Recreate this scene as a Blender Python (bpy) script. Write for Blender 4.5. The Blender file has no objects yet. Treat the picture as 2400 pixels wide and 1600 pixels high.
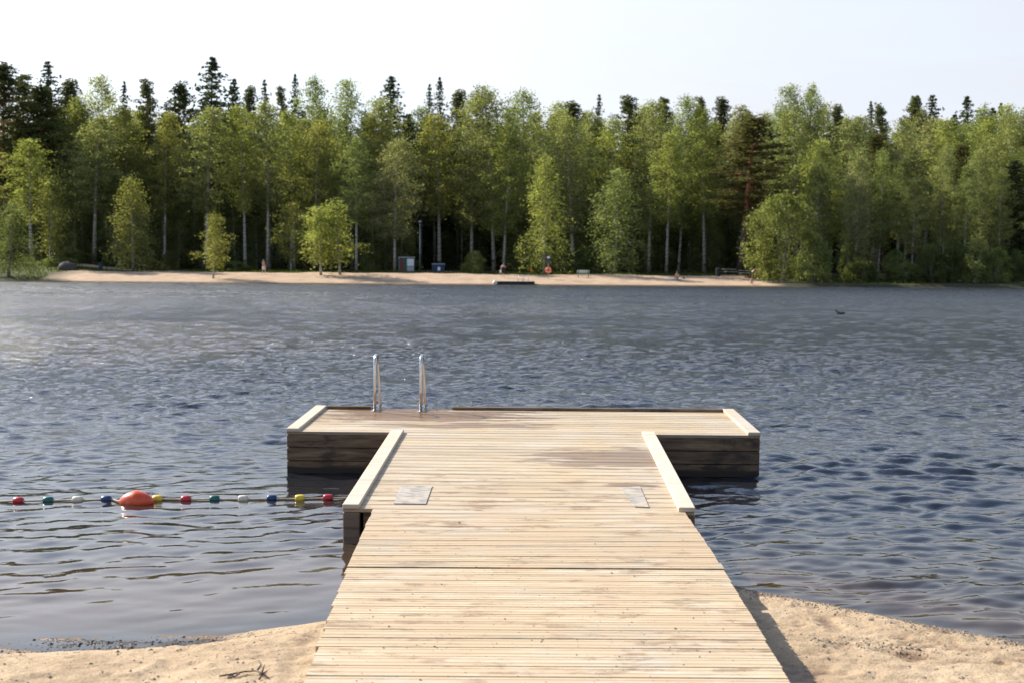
import bpy, math, random
import numpy as np
from mathutils import Vector, Matrix, Euler

# ------------------------------------------------------------------ camera, world, sun, exposure
scene = bpy.context.scene
R = math.radians
HW = 2.094                      # eye height above the lake
F_PX, CX, CY = 3100.0, 1200.0, 800.0
PITCH, ROLL = math.atan(176.5 / F_PX), R(0.38)

cam_data = bpy.data.cameras.new("camera")
cam = bpy.data.objects.new("camera", cam_data)
scene.collection.objects.link(cam)
cam_data.sensor_width = 36.0
cam_data.lens = 36.0 * F_PX / 2400.0
cam_data.clip_start, cam_data.clip_end = 0.05, 3000.0
cam.location = (0, 0, HW)
cam_rot = Matrix.Rotation(R(90) - PITCH, 3, 'X') @ Matrix.Rotation(ROLL, 3, 'Z')
cam.rotation_euler = cam_rot.to_euler()
cam_data.dof.use_dof = True
cam_data.dof.focus_distance = 11.0
cam_data.dof.aperture_fstop = 3.4
scene.camera = cam

SUN_EL = R(35)
SUN_AZ = Vector((-0.804, 0.594, 0)).normalized()
SUN_DIR = Vector((SUN_AZ.x * math.cos(SUN_EL), SUN_AZ.y * math.cos(SUN_EL), math.sin(SUN_EL)))

world = bpy.data.worlds.new("World")
scene.world = world
world.use_nodes = True
wn, wl = world.node_tree.nodes, world.node_tree.links
wn.clear()
w_out = wn.new('ShaderNodeOutputWorld')
w_bg = wn.new('ShaderNodeBackground'); w_bg.inputs['Strength'].default_value = 0.15
sky = wn.new('ShaderNodeTexSky'); sky.sky_type = 'NISHITA'; sky.sun_disc = False
sky.sun_elevation = SUN_EL
sky.sun_rotation = math.atan2(SUN_AZ.x, SUN_AZ.y)
sky.altitude = 100; sky.air_density = 1.0; sky.dust_density = 0.8; sky.ozone_density = 1.4
# thin high cloud veil, thickest towards the horizon
tc = wn.new('ShaderNodeTexCoord')
sep = wn.new('ShaderNodeSeparateXYZ'); wl.new(tc.outputs['Generated'], sep.inputs[0])
mp = wn.new('ShaderNodeMapping'); mp.inputs['Scale'].default_value = (1.3, 1.3, 9.0)
mp.inputs['Rotation'].default_value = (0.0, 0.12, 0.3)
wl.new(tc.outputs['Generated'], mp.inputs[0])
cn = wn.new('ShaderNodeTexNoise'); cn.inputs['Scale'].default_value = 1.6
cn.inputs['Detail'].default_value = 7; cn.inputs['Roughness'].default_value = 0.55
wl.new(mp.outputs[0], cn.inputs['Vector'])
mr = wn.new('ShaderNodeMapRange'); mr.interpolation_type = 'SMOOTHSTEP'
mr.inputs['From Min'].default_value = 0.16; mr.inputs['From Max'].default_value = 0.70
mr.inputs['To Min'].default_value = 0.92; mr.inputs['To Max'].default_value = 0.06
wl.new(sep.outputs['Z'], mr.inputs['Value'])
cm = wn.new('ShaderNodeMapRange'); cm.inputs['From Min'].default_value = 0.3; cm.inputs['From Max'].default_value = 0.7
cm.inputs['To Min'].default_value = -0.16; cm.inputs['To Max'].default_value = 0.14
wl.new(cn.outputs['Fac'], cm.inputs['Value'])
ad = wn.new('ShaderNodeMath'); ad.operation = 'ADD'; ad.use_clamp = True
wl.new(mr.outputs[0], ad.inputs[0]); wl.new(cm.outputs[0], ad.inputs[1])
mx = wn.new('ShaderNodeMix'); mx.data_type = 'RGBA'
sunv = wn.new('ShaderNodeVectorMath'); sunv.operation = 'DOT_PRODUCT'; sunv.inputs[1].default_value = SUN_DIR
wl.new(tc.outputs['Generated'], sunv.inputs[0])
# the veil scatters sunlight forward: brighter on the sun's side
vb = wn.new('ShaderNodeFloatCurve'); wl.new(sunv.outputs['Value'], vb.inputs['Value'])
vc = vb.mapping.curves[0]; vc.points[0].location = (0.0, 0.36); vc.points[1].location = (1.0, 1.0)
for q_ in ((0.28, 0.385), (0.55, 0.45), (0.75, 0.58)): vc.points.new(*q_)
vb.mapping.update()
vm = wn.new('ShaderNodeVectorMath'); vm.operation = 'SCALE'; vm.inputs[0].default_value = (7.75, 8.05, 8.75)
wl.new(vb.outputs[0], vm.inputs['Scale']); wl.new(vm.outputs[0], mx.inputs['B'])
wl.new(ad.outputs[0], mx.inputs['Factor']); wl.new(sky.outputs[0], mx.inputs['A'])
wl.new(mx.outputs['Result'], w_bg.inputs['Color']); wl.new(w_bg.outputs[0], w_out.inputs[0])

sun_data = bpy.data.lights.new("sun", 'SUN')
sun_data.energy = 4.9; sun_data.angle = R(0.55); sun_data.color = (1.0, 0.93, 0.82)
sun = bpy.data.objects.new("sun", sun_data); scene.collection.objects.link(sun)
sun.rotation_euler = (-SUN_DIR).to_track_quat('-Z', 'Y').to_euler()
sun.location = (-30, 20, 30)

scene.view_settings.view_transform = 'Standard'
scene.view_settings.look = 'None'
scene.view_settings.exposure = 0.88
scene.view_settings.gamma = 1.0
scene.view_settings.use_curve_mapping = False
scene.render.engine = 'CYCLES'
scene.cycles.max_bounces = 8
scene.cycles.transparent_max_bounces = 12
scene.cycles.sample_clamp_indirect = 6.0
scene.cycles.sample_clamp_direct = 0.0

# ------------------------------------------------------------------ helpers
rng = np.random.default_rng(7)
random.seed(7)
col = scene.collection
CR = np.array(cam_rot)

def ray(u, v):
    d = CR @ np.array([(u - CX) / F_PX, -(v - CY) / F_PX, -1.0])
    return d / d[1]
def at(u, v, z):                 # point of height z seen in direction (u, v)
    d = ray(u, v); t = (z - HW) / d[2]
    return Vector((d[0] * t, d[1] * t, z))
def at_y(u, v, y):               # point at distance y
    d = ray(u, v)
    return Vector((d[0] * y, y, HW + d[2] * y))

def tag(o, label=None, cat=None, group=None, kind=None):
    if label: o['label'] = label
    if cat: o['category'] = cat
    if group: o['group'] = group
    if kind: o['kind'] = kind
    return o
def empty(name, loc=(0, 0, 0), rz=0.0, parent=None):
    o = bpy.data.objects.new(name, None); col.objects.link(o)
    o.empty_display_size = 0.2
    o.location = loc; o.rotation_euler = (0, 0, rz)
    if parent: o.parent = parent
    return o
def link(name, me, parent=None, loc=None, rot=None, scale=None):
    o = bpy.data.objects.new(name, me); col.objects.link(o)
    if parent: o.parent = parent
    if loc is not None: o.location = loc
    if rot is not None: o.rotation_euler = rot
    if scale is not None: o.scale = scale
    return o
def np_mesh(name, verts, faces, mats=(), midx=None, smooth=False):
    """verts (N,3), faces list of equal-size index arrays or one (M,k) array"""
    verts = np.asarray(verts, dtype=np.float32)
    if isinstance(faces, np.ndarray): faces = [faces]
    faces = [np.asarray(f, dtype=np.int32) for f in faces if len(f)]
    me = bpy.data.meshes.new(name)
    me.vertices.add(len(verts)); me.vertices.foreach_set('co', verts.ravel())
    loops = np.concatenate([f.ravel() for f in faces])
    tot = np.concatenate([np.full(len(f), f.shape[1], dtype=np.int32) for f in faces])
    start = np.concatenate([[0], np.cumsum(tot)[:-1]]).astype(np.int32)
    me.loops.add(len(loops)); me.loops.foreach_set('vertex_index', loops)
    me.polygons.add(len(tot)); me.polygons.foreach_set('loop_start', start)
    me.polygons.foreach_set('loop_total', tot)
    if midx is not None: me.polygons.foreach_set('material_index', np.asarray(midx, dtype=np.int32))
    me.polygons.foreach_set('use_smooth', np.full(len(tot), smooth, dtype=bool))
    for m in mats: me.materials.append(m)
    me.update(calc_edges=True)
    return me

class MB:                        # mesh collector: boxes, tubes, lathes
    def __init__(s): s.v = []; s.q = []; s.t = []; s.n = 0
    def add(s, v, q=(), t=()):
        v = np.asarray(v, float)
        if len(q): s.q.append(np.asarray(q) + s.n)
        if len(t): s.t.append(np.asarray(t) + s.n)
        s.v.append(v); s.n += len(v); return s
    def box(s, c, d, rz=0.0, M=None):
        x, y, z = [k / 2 for k in d]
        v = np.array([[a, b, e] for e in (-z, z) for a, b in ((-x, -y), (x, -y), (x, y), (-x, y))])
        if rz:
            cs, sn = math.cos(rz), math.sin(rz)
            v[:, :2] = v[:, :2] @ np.array([[cs, sn], [-sn, cs]])
        if M is not None: v = v @ np.array(M.to_3x3()).T
        v += np.array(c)
        return s.add(v, [[0, 3, 2, 1], [4, 5, 6, 7], [0, 1, 5, 4], [1, 2, 6, 5], [2, 3, 7, 6], [3, 0, 4, 7]])
    def tube(s, pts, rad, n=8, cap=True):
        pts = np.asarray(pts, float); m = len(pts)
        if np.isscalar(rad): rad = [rad] * m
        tan = np.gradient(pts, axis=0) if m > 2 else np.repeat([pts[-1] - pts[0]], m, 0)
        tan /= np.maximum(np.linalg.norm(tan, axis=1, keepdims=True), 1e-9)
        ref = np.array([0.13, 0.21, 1.0]) if abs(tan[0][2]) < 0.9 else np.array([1.0, 0.2, 0.1])
        vs = []
        a = np.cross(tan[0], ref); a /= np.linalg.norm(a)
        for i in range(m):
            a = a - tan[i] * a.dot(tan[i]); a /= np.linalg.norm(a)
            b = np.cross(tan[i], a)
            th = np.arange(n) * 2 * math.pi / n
            vs.append(pts[i] + rad[i] * (np.outer(np.cos(th), a) + np.outer(np.sin(th), b)))
        q = [[i * n + j, i * n + (j + 1) % n, (i + 1) * n + (j + 1) % n, (i + 1) * n + j] for i in range(m - 1) for j in range(n)]
        v = np.concatenate(vs)
        t = []
        if cap:
            v = np.vstack([v, pts[0], pts[-1]])
            t = [[m * n, (j + 1) % n, j] for j in range(n)] + [[m * n + 1, (m - 1) * n + j, (m - 1) * n + (j + 1) % n] for j in range(n)]
        return s.add(v, q, t)
    def lathe(s, prof, c=(0, 0, 0), axis='Z', n=16, sc=(1, 1, 1)):
        prof = np.asarray(prof, float); m = len(prof)
        th = np.arange(n) * 2 * math.pi / n
        v = np.array([[r * math.cos(a), r * math.sin(a), h] for r, h in prof for a in th])
        q = [[i * n + j, i * n + (j + 1) % n, (i + 1) * n + (j + 1) % n, (i + 1) * n + j] for i in range(m - 1) for j in range(n)]
        v = np.vstack([v, [0, 0, prof[0][1]], [0, 0, prof[-1][1]]])
        t = [[m * n, (j + 1) % n, j] for j in range(n)] + [[m * n + 1, (m - 1) * n + j, (m - 1) * n + (j + 1) % n] for j in range(n)]
        v = v * np.array(sc)
        if axis == 'X': v = v[:, [2, 0, 1]]
        if axis == 'Y': v = v[:, [0, 2, 1]] * np.array([1, 1, -1])
        return s.add(v + np.array(c), q, t)
    def mesh(s, name, mat, smooth=False):
        f = []
        if s.q: f.append(np.concatenate(s.q))
        if s.t: f.append(np.concatenate(s.t))
        return np_mesh(name, np.concatenate(s.v), f, [mat] if mat else [], smooth=smooth)
    def build(s, name, mat, parent=None, smooth=False, **k):
        return link(name, s.mesh(name, mat, smooth), parent, **k)

_lat = np.random.default_rng(3).random((256, 256))
def vnoise(x, y):
    xi = np.floor(x).astype(int); yi = np.floor(y).astype(int)
    fx = x - xi; fy = y - yi
    fx = fx * fx * fx * (fx * (fx * 6 - 15) + 10); fy = fy * fy * fy * (fy * (fy * 6 - 15) + 10)
    g = lambda a, b: _lat[a & 255, b & 255]
    return (g(xi, yi) * (1 - fx) + g(xi + 1, yi) * fx) * (1 - fy) + (g(xi, yi + 1) * (1 - fx) + g(xi + 1, yi + 1) * fx) * fy
def fbm(x, y, o=4, l=2.03, g=0.5):
    s = 0; a = 1; t = 0
    for i in range(o):
        s = s + a * (vnoise(x + 17.3 * i, y + 5.1 * i) - 0.5); t += a; a *= g; x = x * l; y = y * l
    return s / t * 2
def sstep(a, b, x):
    t = np.clip((x - a) / (b - a), 0, 1); return t * t * (3 - 2 * t)

# ------------------------------------------------------------------ materials
def new_mat(name):
    m = bpy.data.materials.new(name); m.use_nodes = True
    nt = m.node_tree; b = nt.nodes['Principled BSDF']
    return m, nt.nodes, nt.links, b
def ramp(n, stops, interp='LINEAR'):
    r = n.new('ShaderNodeValToRGB'); r.color_ramp.interpolation = interp
    el = r.color_ramp.elements
    el[0].position, el[0].color = stops[0][0], (*stops[0][1], 1)
    el[1].position, el[1].color = stops[-1][0], (*stops[-1][1], 1)
    for p, c in stops[1:-1]:
        e = el.new(p); e.color = (*c, 1)
    return r
def noise(n, l, vec, scale, detail=4, rough=0.5, mscale=None, loc=None):
    if mscale is not None or loc is not None:
        mp = n.new('ShaderNodeMapping')
        if mscale is not None: mp.inputs['Scale'].default_value = mscale
        if loc is not None: mp.inputs['Location'].default_value = loc
        l.new(vec, mp.inputs[0]); vec = mp.outputs[0]
    t = n.new('ShaderNodeTexNoise'); t.inputs['Scale'].default_value = scale
    t.inputs['Detail'].default_value = detail; t.inputs['Roughness'].default_value = rough
    l.new(vec, t.inputs['Vector']); return t
def mixc(n, l, fac, a, b, mode='MIX'):
    m = n.new('ShaderNodeMix'); m.data_type = 'RGBA'; m.blend_type = mode
    for sock, v in (('Factor', fac), ('A', a), ('B', b)):
        if isinstance(v, (int, float)): m.inputs[sock].default_value = v
        elif isinstance(v, tuple): m.inputs[sock].default_value = (*v, 1)
        else: l.new(v, m.inputs[sock])
    return m.outputs['Result']
def math_n(n, l, op, a, b=None, clamp=False, c=None):
    m = n.new('ShaderNodeMath'); m.operation = op; m.use_clamp = clamp
    for i, v in enumerate((a, b, c)):
        if v is None: continue
        if isinstance(v, (int, float)): m.inputs[i].default_value = v
        else: l.new(v, m.inputs[i])
    return m.outputs[0]
def maprange(n, l, v, a, b, c=0.0, d=1.0, smooth=True):
    m = n.new('ShaderNodeMapRange'); m.interpolation_type = 'SMOOTHSTEP' if smooth else 'LINEAR'
    m.inputs['From Min'].default_value = a; m.inputs['From Max'].default_value = b
    m.inputs['To Min'].default_value = c; m.inputs['To Max'].default_value = d
    l.new(v, m.inputs['Value']); return m.outputs[0]
def bump(n, l, h, dist, strength, b, prev=None):
    bp = n.new('ShaderNodeBump'); bp.inputs['Distance'].default_value = dist; bp.inputs['Strength'].default_value = strength
    l.new(h, bp.inputs['Height'])
    if prev is not None: l.new(prev, bp.inputs['Normal'])
    if b is not None: l.new(bp.outputs[0], b.inputs['Normal'])
    return bp.outputs[0]
def simple(name, c, rough=0.6, metal=0.0, var=0.15, scale=6.0, bumpd=0.0):
    m, n, l, b = new_mat(name)
    tcn = n.new('ShaderNodeTexCoord')
    t = noise(n, l, tcn.outputs['Object'], scale, 5)
    lo = tuple(k * (1 - var) for k in c); hi = tuple(min(1, k * (1 + var)) for k in c)
    r = ramp(n, [(0.3, lo), (0.7, hi)]); l.new(t.outputs['Fac'], r.inputs[0])
    l.new(r.outputs[0], b.inputs['Base Color'])
    b.inputs['Roughness'].default_value = rough; b.inputs['Metallic'].default_value = metal
    if bumpd: bump(n, l, t.outputs['Fac'], bumpd, 0.6, b)
    return m

PIER_O = (0.057, 9.82); PIER_YAW = R(-0.95); PIER_TILT = 0.0426; HEAD_TILT = 0.023
LADDER_XY = (-1.05, 15.0)
def wood_mat(name, base, dark, decking=True):
    m, n, l, b = new_mat(name)
    tcn = n.new('ShaderNodeTexCoord'); geo = n.new('ShaderNodeNewGeometry'); oi = n.new('ShaderNodeObjectInfo')
    # every board gets its own stretch of grain
    sh = n.new('ShaderNodeVectorMath'); sh.operation = 'SCALE'; sh.inputs[0].default_value = (37.0, 11.0, 5.0)
    l.new(oi.outputs['Random'], sh.inputs['Scale'])
    av = n.new('ShaderNodeVectorMath'); av.operation = 'ADD'
    l.new(geo.outputs['Position'], av.inputs[0]); l.new(sh.outputs[0], av.inputs[1])
    g1 = noise(n, l, av.outputs[0], 3.0, 6, 0.62, (0.45, 11.0, 11.0))
    g2 = noise(n, l, av.outputs[0], 9.0, 4, 0.6, (0.5, 16.0, 16.0))
    g3 = noise(n, l, geo.outputs['Position'], 1.5, 5, 0.6)
    r1 = ramp(n, [(0.30, dark), (0.47, base), (0.72, tuple(min(1, k * 1.13) for k in base))])
    l.new(g1.outputs['Fac'], r1.inputs[0])
    c = mixc(n, l, maprange(n, l, g2.outputs['Fac'], 0.56, 0.76, 0, 0.30), r1.outputs[0], tuple(k * 0.66 for k in base))
    brd = maprange(n, l, oi.outputs['Random'], 0, 1, 0.86, 1.10, False)
    hsv = n.new('ShaderNodeHueSaturation'); l.new(brd, hsv.inputs['Value'])
    l.new(maprange(n, l, g3.outputs['Fac'], 0.3, 0.7, 0.82, 1.18), hsv.inputs['Saturation'])
    l.new(c, hsv.inputs['Color']); c = hsv.outputs[0]
    rough = None
    if decking:
        sx = n.new('ShaderNodeSeparateXYZ'); l.new(geo.outputs['Position'], sx.inputs[0])
        so = n.new('ShaderNodeSeparateXYZ'); l.new(tcn.outputs['Object'], so.inputs[0])
        # grime kept by the two wide grooves of each board (worn off unevenly)
        gy = math_n(n, l, 'ABSOLUTE', so.outputs['Y'])
        gm = math_n(n, l, 'MULTIPLY', maprange(n, l, gy, 0.010, 0.024), maprange(n, l, gy, 0.044, 0.030))
        wearn = noise(n, l, av.outputs[0], 1.6, 4, 0.6, (0.8, 3.0, 1.0))
        gm = math_n(n, l, 'MULTIPLY', gm, maprange(n, l, wearn.outputs['Fac'], 0.40, 0.62, 0.05, 0.55))
        c = mixc(n, l, gm, c, (0.30, 0.25, 0.18))
        edge_ = maprange(n, l, gy, 0.0585, 0.0675, 0, 0.75)
        c = mixc(n, l, edge_, c, (0.13, 0.095, 0.06))
        # grey weathering streaks
        ws = noise(n, l, geo.outputs['Position'], 1.3, 7, 0.62, (0.7, 6.0, 1.0), (3.1, 0, 0))
        c = mixc(n, l, maprange(n, l, ws.outputs['Fac'], 0.56, 0.70, 0, 0.60), c, (0.25, 0.21, 0.155))
        # sand trodden over the boards nearest the beach
        sn = noise(n, l, geo.outputs['Position'], 2.1, 8, 0.68, (1.0, 1.6, 1.0), (0, 4.2, 0))
        sandm = math_n(n, l, 'MULTIPLY', maprange(n, l, sn.outputs['Fac'], 0.38, 0.56), maprange(n, l, sx.outputs['Y'], 12.0, 8.5, 0.1, 0.85))
        c = mixc(n, l, sandm, c, (0.48, 0.35, 0.215))
        sm2 = noise(n, l, geo.outputs['Position'], 2.6, 9, 0.72, (1.0, 2.6, 1.0), (7, 1.2, 0))
        c = mixc(n, l, math_n(n, l, 'MULTIPLY', maprange(n, l, sm2.outputs['Fac'], 0.52, 0.64), maprange(n, l, sx.outputs['Y'], 13.5, 9.5, 0.25, 0.85)), c, (0.27, 0.18, 0.105))
        spk = noise(n, l, geo.outputs['Position'], 22.0, 3, 0.6)
        spm = math_n(n, l, 'MULTIPLY', maprange(n, l, spk.outputs['Fac'], 0.68, 0.74), maprange(n, l, sx.outputs['Y'], 11.5, 8.0, 0.1, 0.7))
        c = mixc(n, l, spm, c, (0.24, 0.15, 0.08))
        # wet patch that dripped off the bathing ladder, plus two smaller damp trails
        def blob(cx, cy, rx, ry, nscale, amt):
            dx = math_n(n, l, 'DIVIDE', math_n(n, l, 'SUBTRACT', sx.outputs['X'], cx), rx)
            dy = math_n(n, l, 'DIVIDE', math_n(n, l, 'SUBTRACT', sx.outputs['Y'], cy), ry)
            d = math_n(n, l, 'SQRT', math_n(n, l, 'ADD', math_n(n, l, 'MULTIPLY', dx, dx), math_n(n, l, 'MULTIPLY', dy, dy)))
            nn = noise(n, l, geo.outputs['Position'], nscale, 5, 0.6, (0.8, 5.0, 1.0))
            d = math_n(n, l, 'ADD', d, math_n(n, l, 'MULTIPLY', math_n(n, l, 'SUBTRACT', nn.outputs['Fac'], 0.5), 3.2))
            return math_n(n, l, 'MULTIPLY', maprange(n, l, d, 1.05, 0.78), amt)
        w1 = blob(-1.12, 14.62, 1.25, 0.62, 1.4, 1.0)
        w2 = blob(1.00, 11.95, 0.80, 0.50, 1.9, 0.75)
        w3 = blob(-0.45, 13.75, 1.0, 0.22, 2.3, 0.8)
        w4 = blob(0.98, 10.72, 0.42, 0.09, 1.1, 0.9)
        wet = math_n(n, l, 'MAXIMUM', math_n(n, l, 'MAXIMUM', w1, w2), math_n(n, l, 'MAXIMUM', w3, w4))
        c = mixc(n, l, wet, c, mixc(n, l, 1.0, c, (0.50, 0.37, 0.27), 'MULTIPLY'))
        rough = maprange(n, l, wet, 0, 1, 0.62, 0.24)
    l.new(c, b.inputs['Base Color'])
    if rough is not None: l.new(rough, b.inputs['Roughness'])
    else: b.inputs['Roughness'].default_value = 0.7
    b.inputs['Specular IOR Level'].default_value = 0.3
    bump(n, l, g1.outputs['Fac'], 0.004, 0.5, b)
    return m

M_deck = wood_mat("deck_wood", (0.53, 0.425, 0.29), (0.36, 0.275, 0.18))
M_kerb = wood_mat("kerb_wood", (0.50, 0.43, 0.335), (0.39, 0.32, 0.24), False)

def hull_mat():
    m, n, l, b = new_mat("hull_wood")
    geo = n.new('ShaderNodeNewGeometry'); sx = n.new('ShaderNodeSeparateXYZ'); l.new(geo.outputs['Position'], sx.inputs[0])
    g = noise(n, l, geo.outputs['Position'], 3.0, 6, 0.6, (1.0, 1.0, 9.0))
    s = noise(n, l, geo.outputs['Position'], 2.4, 6, 0.65, (1.0, 1.0, 2.2), (9, 0, 0))
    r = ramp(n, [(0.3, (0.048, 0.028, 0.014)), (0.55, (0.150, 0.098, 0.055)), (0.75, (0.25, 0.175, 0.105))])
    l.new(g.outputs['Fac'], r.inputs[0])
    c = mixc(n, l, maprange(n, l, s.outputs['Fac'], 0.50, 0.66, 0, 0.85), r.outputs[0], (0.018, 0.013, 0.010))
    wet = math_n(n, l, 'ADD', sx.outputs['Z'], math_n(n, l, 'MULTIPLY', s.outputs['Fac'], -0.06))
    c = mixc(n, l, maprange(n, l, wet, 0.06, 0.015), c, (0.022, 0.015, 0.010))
    l.new(c, b.inputs['Base Color']); b.inputs['Roughness'].default_value = 0.75
    bump(n, l, g.outputs['Fac'], 0.006, 0.5, b)
    return m
M_hull = hull_mat()
M_post = wood_mat("post_wood", (0.155, 0.112, 0.075), (0.07, 0.048, 0.033), False)

def steel_mat():
    m, n, l, b = new_mat("polished_steel")
    tcn = n.new('ShaderNodeTexCoord')
    t = noise(n, l, tcn.outputs['Object'], 30, 3)
    r = ramp(n, [(0.3, (0.48, 0.465, 0.45)), (0.7, (0.60, 0.585, 0.57))]); l.new(t.outputs['Fac'], r.inputs[0])
    l.new(r.outputs[0], b.inputs['Base Color']); b.inputs['Metallic'].default_value = 1
    l.new(maprange(n, l, t.outputs['Fac'], 0.3, 0.7, 0.10, 0.2), b.inputs['Roughness'])
    return m
M_steel = steel_mat()
M_plate = simple("grey_mat", (0.23, 0.225, 0.215), 0.75, 0, 0.35, 9.0, 0.002)
def sandy_mat():
    n, l = M_plate.node_tree.nodes, M_plate.node_tree.links; b = n['Principled BSDF']
    g = n.new('ShaderNodeNewGeometry'); t = noise(n, l, g.outputs['Position'], 9, 6, 0.65, (1, 2.2, 1))
    src = b.inputs['Base Color'].links[0].from_socket
    l.new(mixc(n, l, maprange(n, l, t.outputs['Fac'], 0.42, 0.60, 0.1, 0.8), src, (0.47, 0.38, 0.27)), b.inputs['Base Color'])
sandy_mat()

def sand_mat(name, far=False):
    m, n, l, b = new_mat(name)
    geo = n.new('ShaderNodeNewGeometry'); P = geo.outputs['Position']
    sx = n.new('ShaderNodeSeparateXYZ'); l.new(P, sx.inputs[0])
    if not far:
        a = noise(n, l, P, 2.2, 7, 0.62); f = noise(n, l, P, 60, 4, 0.7); sp = noise(n, l, P, 34, 3, 0.6)
        r = ramp(n, [(0.3, (0.33, 0.235, 0.145)), (0.5, (0.44, 0.325, 0.205)), (0.7, (0.52, 0.40, 0.265))])
        l.new(a.outputs['Fac'], r.inputs[0])
        c = mixc(n, l, maprange(n, l, f.outputs['Fac'], 0.40, 0.65, 0.0, 0.6), r.outputs[0], (0.30, 0.21, 0.125))
        c = mixc(n, l, maprange(n, l, sp.outputs['Fac'], 0.62, 0.70, 0, 0.8), c, (0.17, 0.11, 0.065))
        # soaked sand at and below the water's edge
        wz = math_n(n, l, 'ADD', sx.outputs['Z'], math_n(n, l, 'MULTIPLY', math_n(n, l, 'SUBTRACT', a.outputs['Fac'], 0.5), 0.03))
        wet = maprange(n, l, wz, 0.026, 0.008)
        c = mixc(n, l, wet, c, mixc(n, l, 1.0, c, (0.52, 0.43, 0.35), 'MULTIPLY'))
        # black organic silt washed up in the small bay on the left
        dx = math_n(n, l, 'DIVIDE', math_n(n, l, 'SUBTRACT', sx.outputs['X'], -2.15), 0.75)
        dy = math_n(n, l, 'DIVIDE', math_n(n, l, 'SUBTRACT', sx.outputs['Y'], 7.17), 0.17)
        d = math_n(n, l, 'SQRT', math_n(n, l, 'ADD', math_n(n, l, 'MULTIPLY', dx, dx), math_n(n, l, 'MULTIPLY', dy, dy)))
        sn = noise(n, l, P, 13, 6, 0.7)
        d = math_n(n, l, 'ADD', d, math_n(n, l, 'MULTIPLY', math_n(n, l, 'SUBTRACT', sn.outputs['Fac'], 0.5), 3.0))
        silt = maprange(n, l, d, 1.05, 0.7)
        c = mixc(n, l, silt, c, (0.035, 0.028, 0.024))
        l.new(c, b.inputs['Base Color'])
        rg = math_n(n, l, 'MAXIMUM', wet, silt)
        l.new(maprange(n, l, rg, 0, 1, 0.95, 0.28), b.inputs['Roughness'])
        h = math_n(n, l, 'ADD', math_n(n, l, 'MULTIPLY', f.outputs['Fac'], 0.5), math_n(n, l, 'MULTIPLY', a.outputs['Fac'], 0.4))
        bump(n, l, h, 0.022, 0.9, b)
        b.inputs['Specular IOR Level'].default_value = 0.25
    else:
        at_ = n.new('ShaderNodeAttribute'); at_.attribute_name = 'sand'
        gr_ = n.new('ShaderNodeAttribute'); gr_.attribute_name = 'grass'
        a = noise(n, l, P, 0.7, 6, 0.6); f = noise(n, l, P, 3.1, 6, 0.65)
        rs = ramp(n, [(0.3, (0.31, 0.215, 0.14)), (0.6, (0.43, 0.31, 0.21))]); l.new(a.outputs['Fac'], rs.inputs[0])
        cs = mixc(n, l, maprange(n, l, f.outputs['Fac'], 0.60, 0.70, 0, 0.6), rs.outputs[0], (0.22, 0.15, 0.09))
        wet = maprange(n, l, sx.outputs['Z'], 0.14, 0.03)
        cs = mixc(n, l, wet, cs, (0.12, 0.075, 0.035))
        rg = ramp(n, [(0.35, (0.035, 0.045, 0.015)), (0.6, (0.08, 0.095, 0.022))]); l.new(a.outputs['Fac'], rg.inputs[0])
        rf = ramp(n, [(0.35, (0.025, 0.024, 0.014)), (0.65, (0.055, 0.055, 0.025))]); l.new(f.outputs['Fac'], rf.inputs[0])
        c = mixc(n, l, gr_.outputs['Fac'], rf.outputs[0], rg.outputs[0])
        c = mixc(n, l, at_.outputs['Fac'], c, cs)
        l.new(c, b.inputs['Base Color']); b.inputs['Roughness'].default_value = 0.95
        b.inputs['Specular IOR Level'].default_value = 0.2
        bump(n, l, f.outputs['Fac'], 0.15, 0.6, b)
    return m
M_sand = sand_mat("beach_sand"); M_farshore = sand_mat("far_shore_ground", True)

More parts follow.
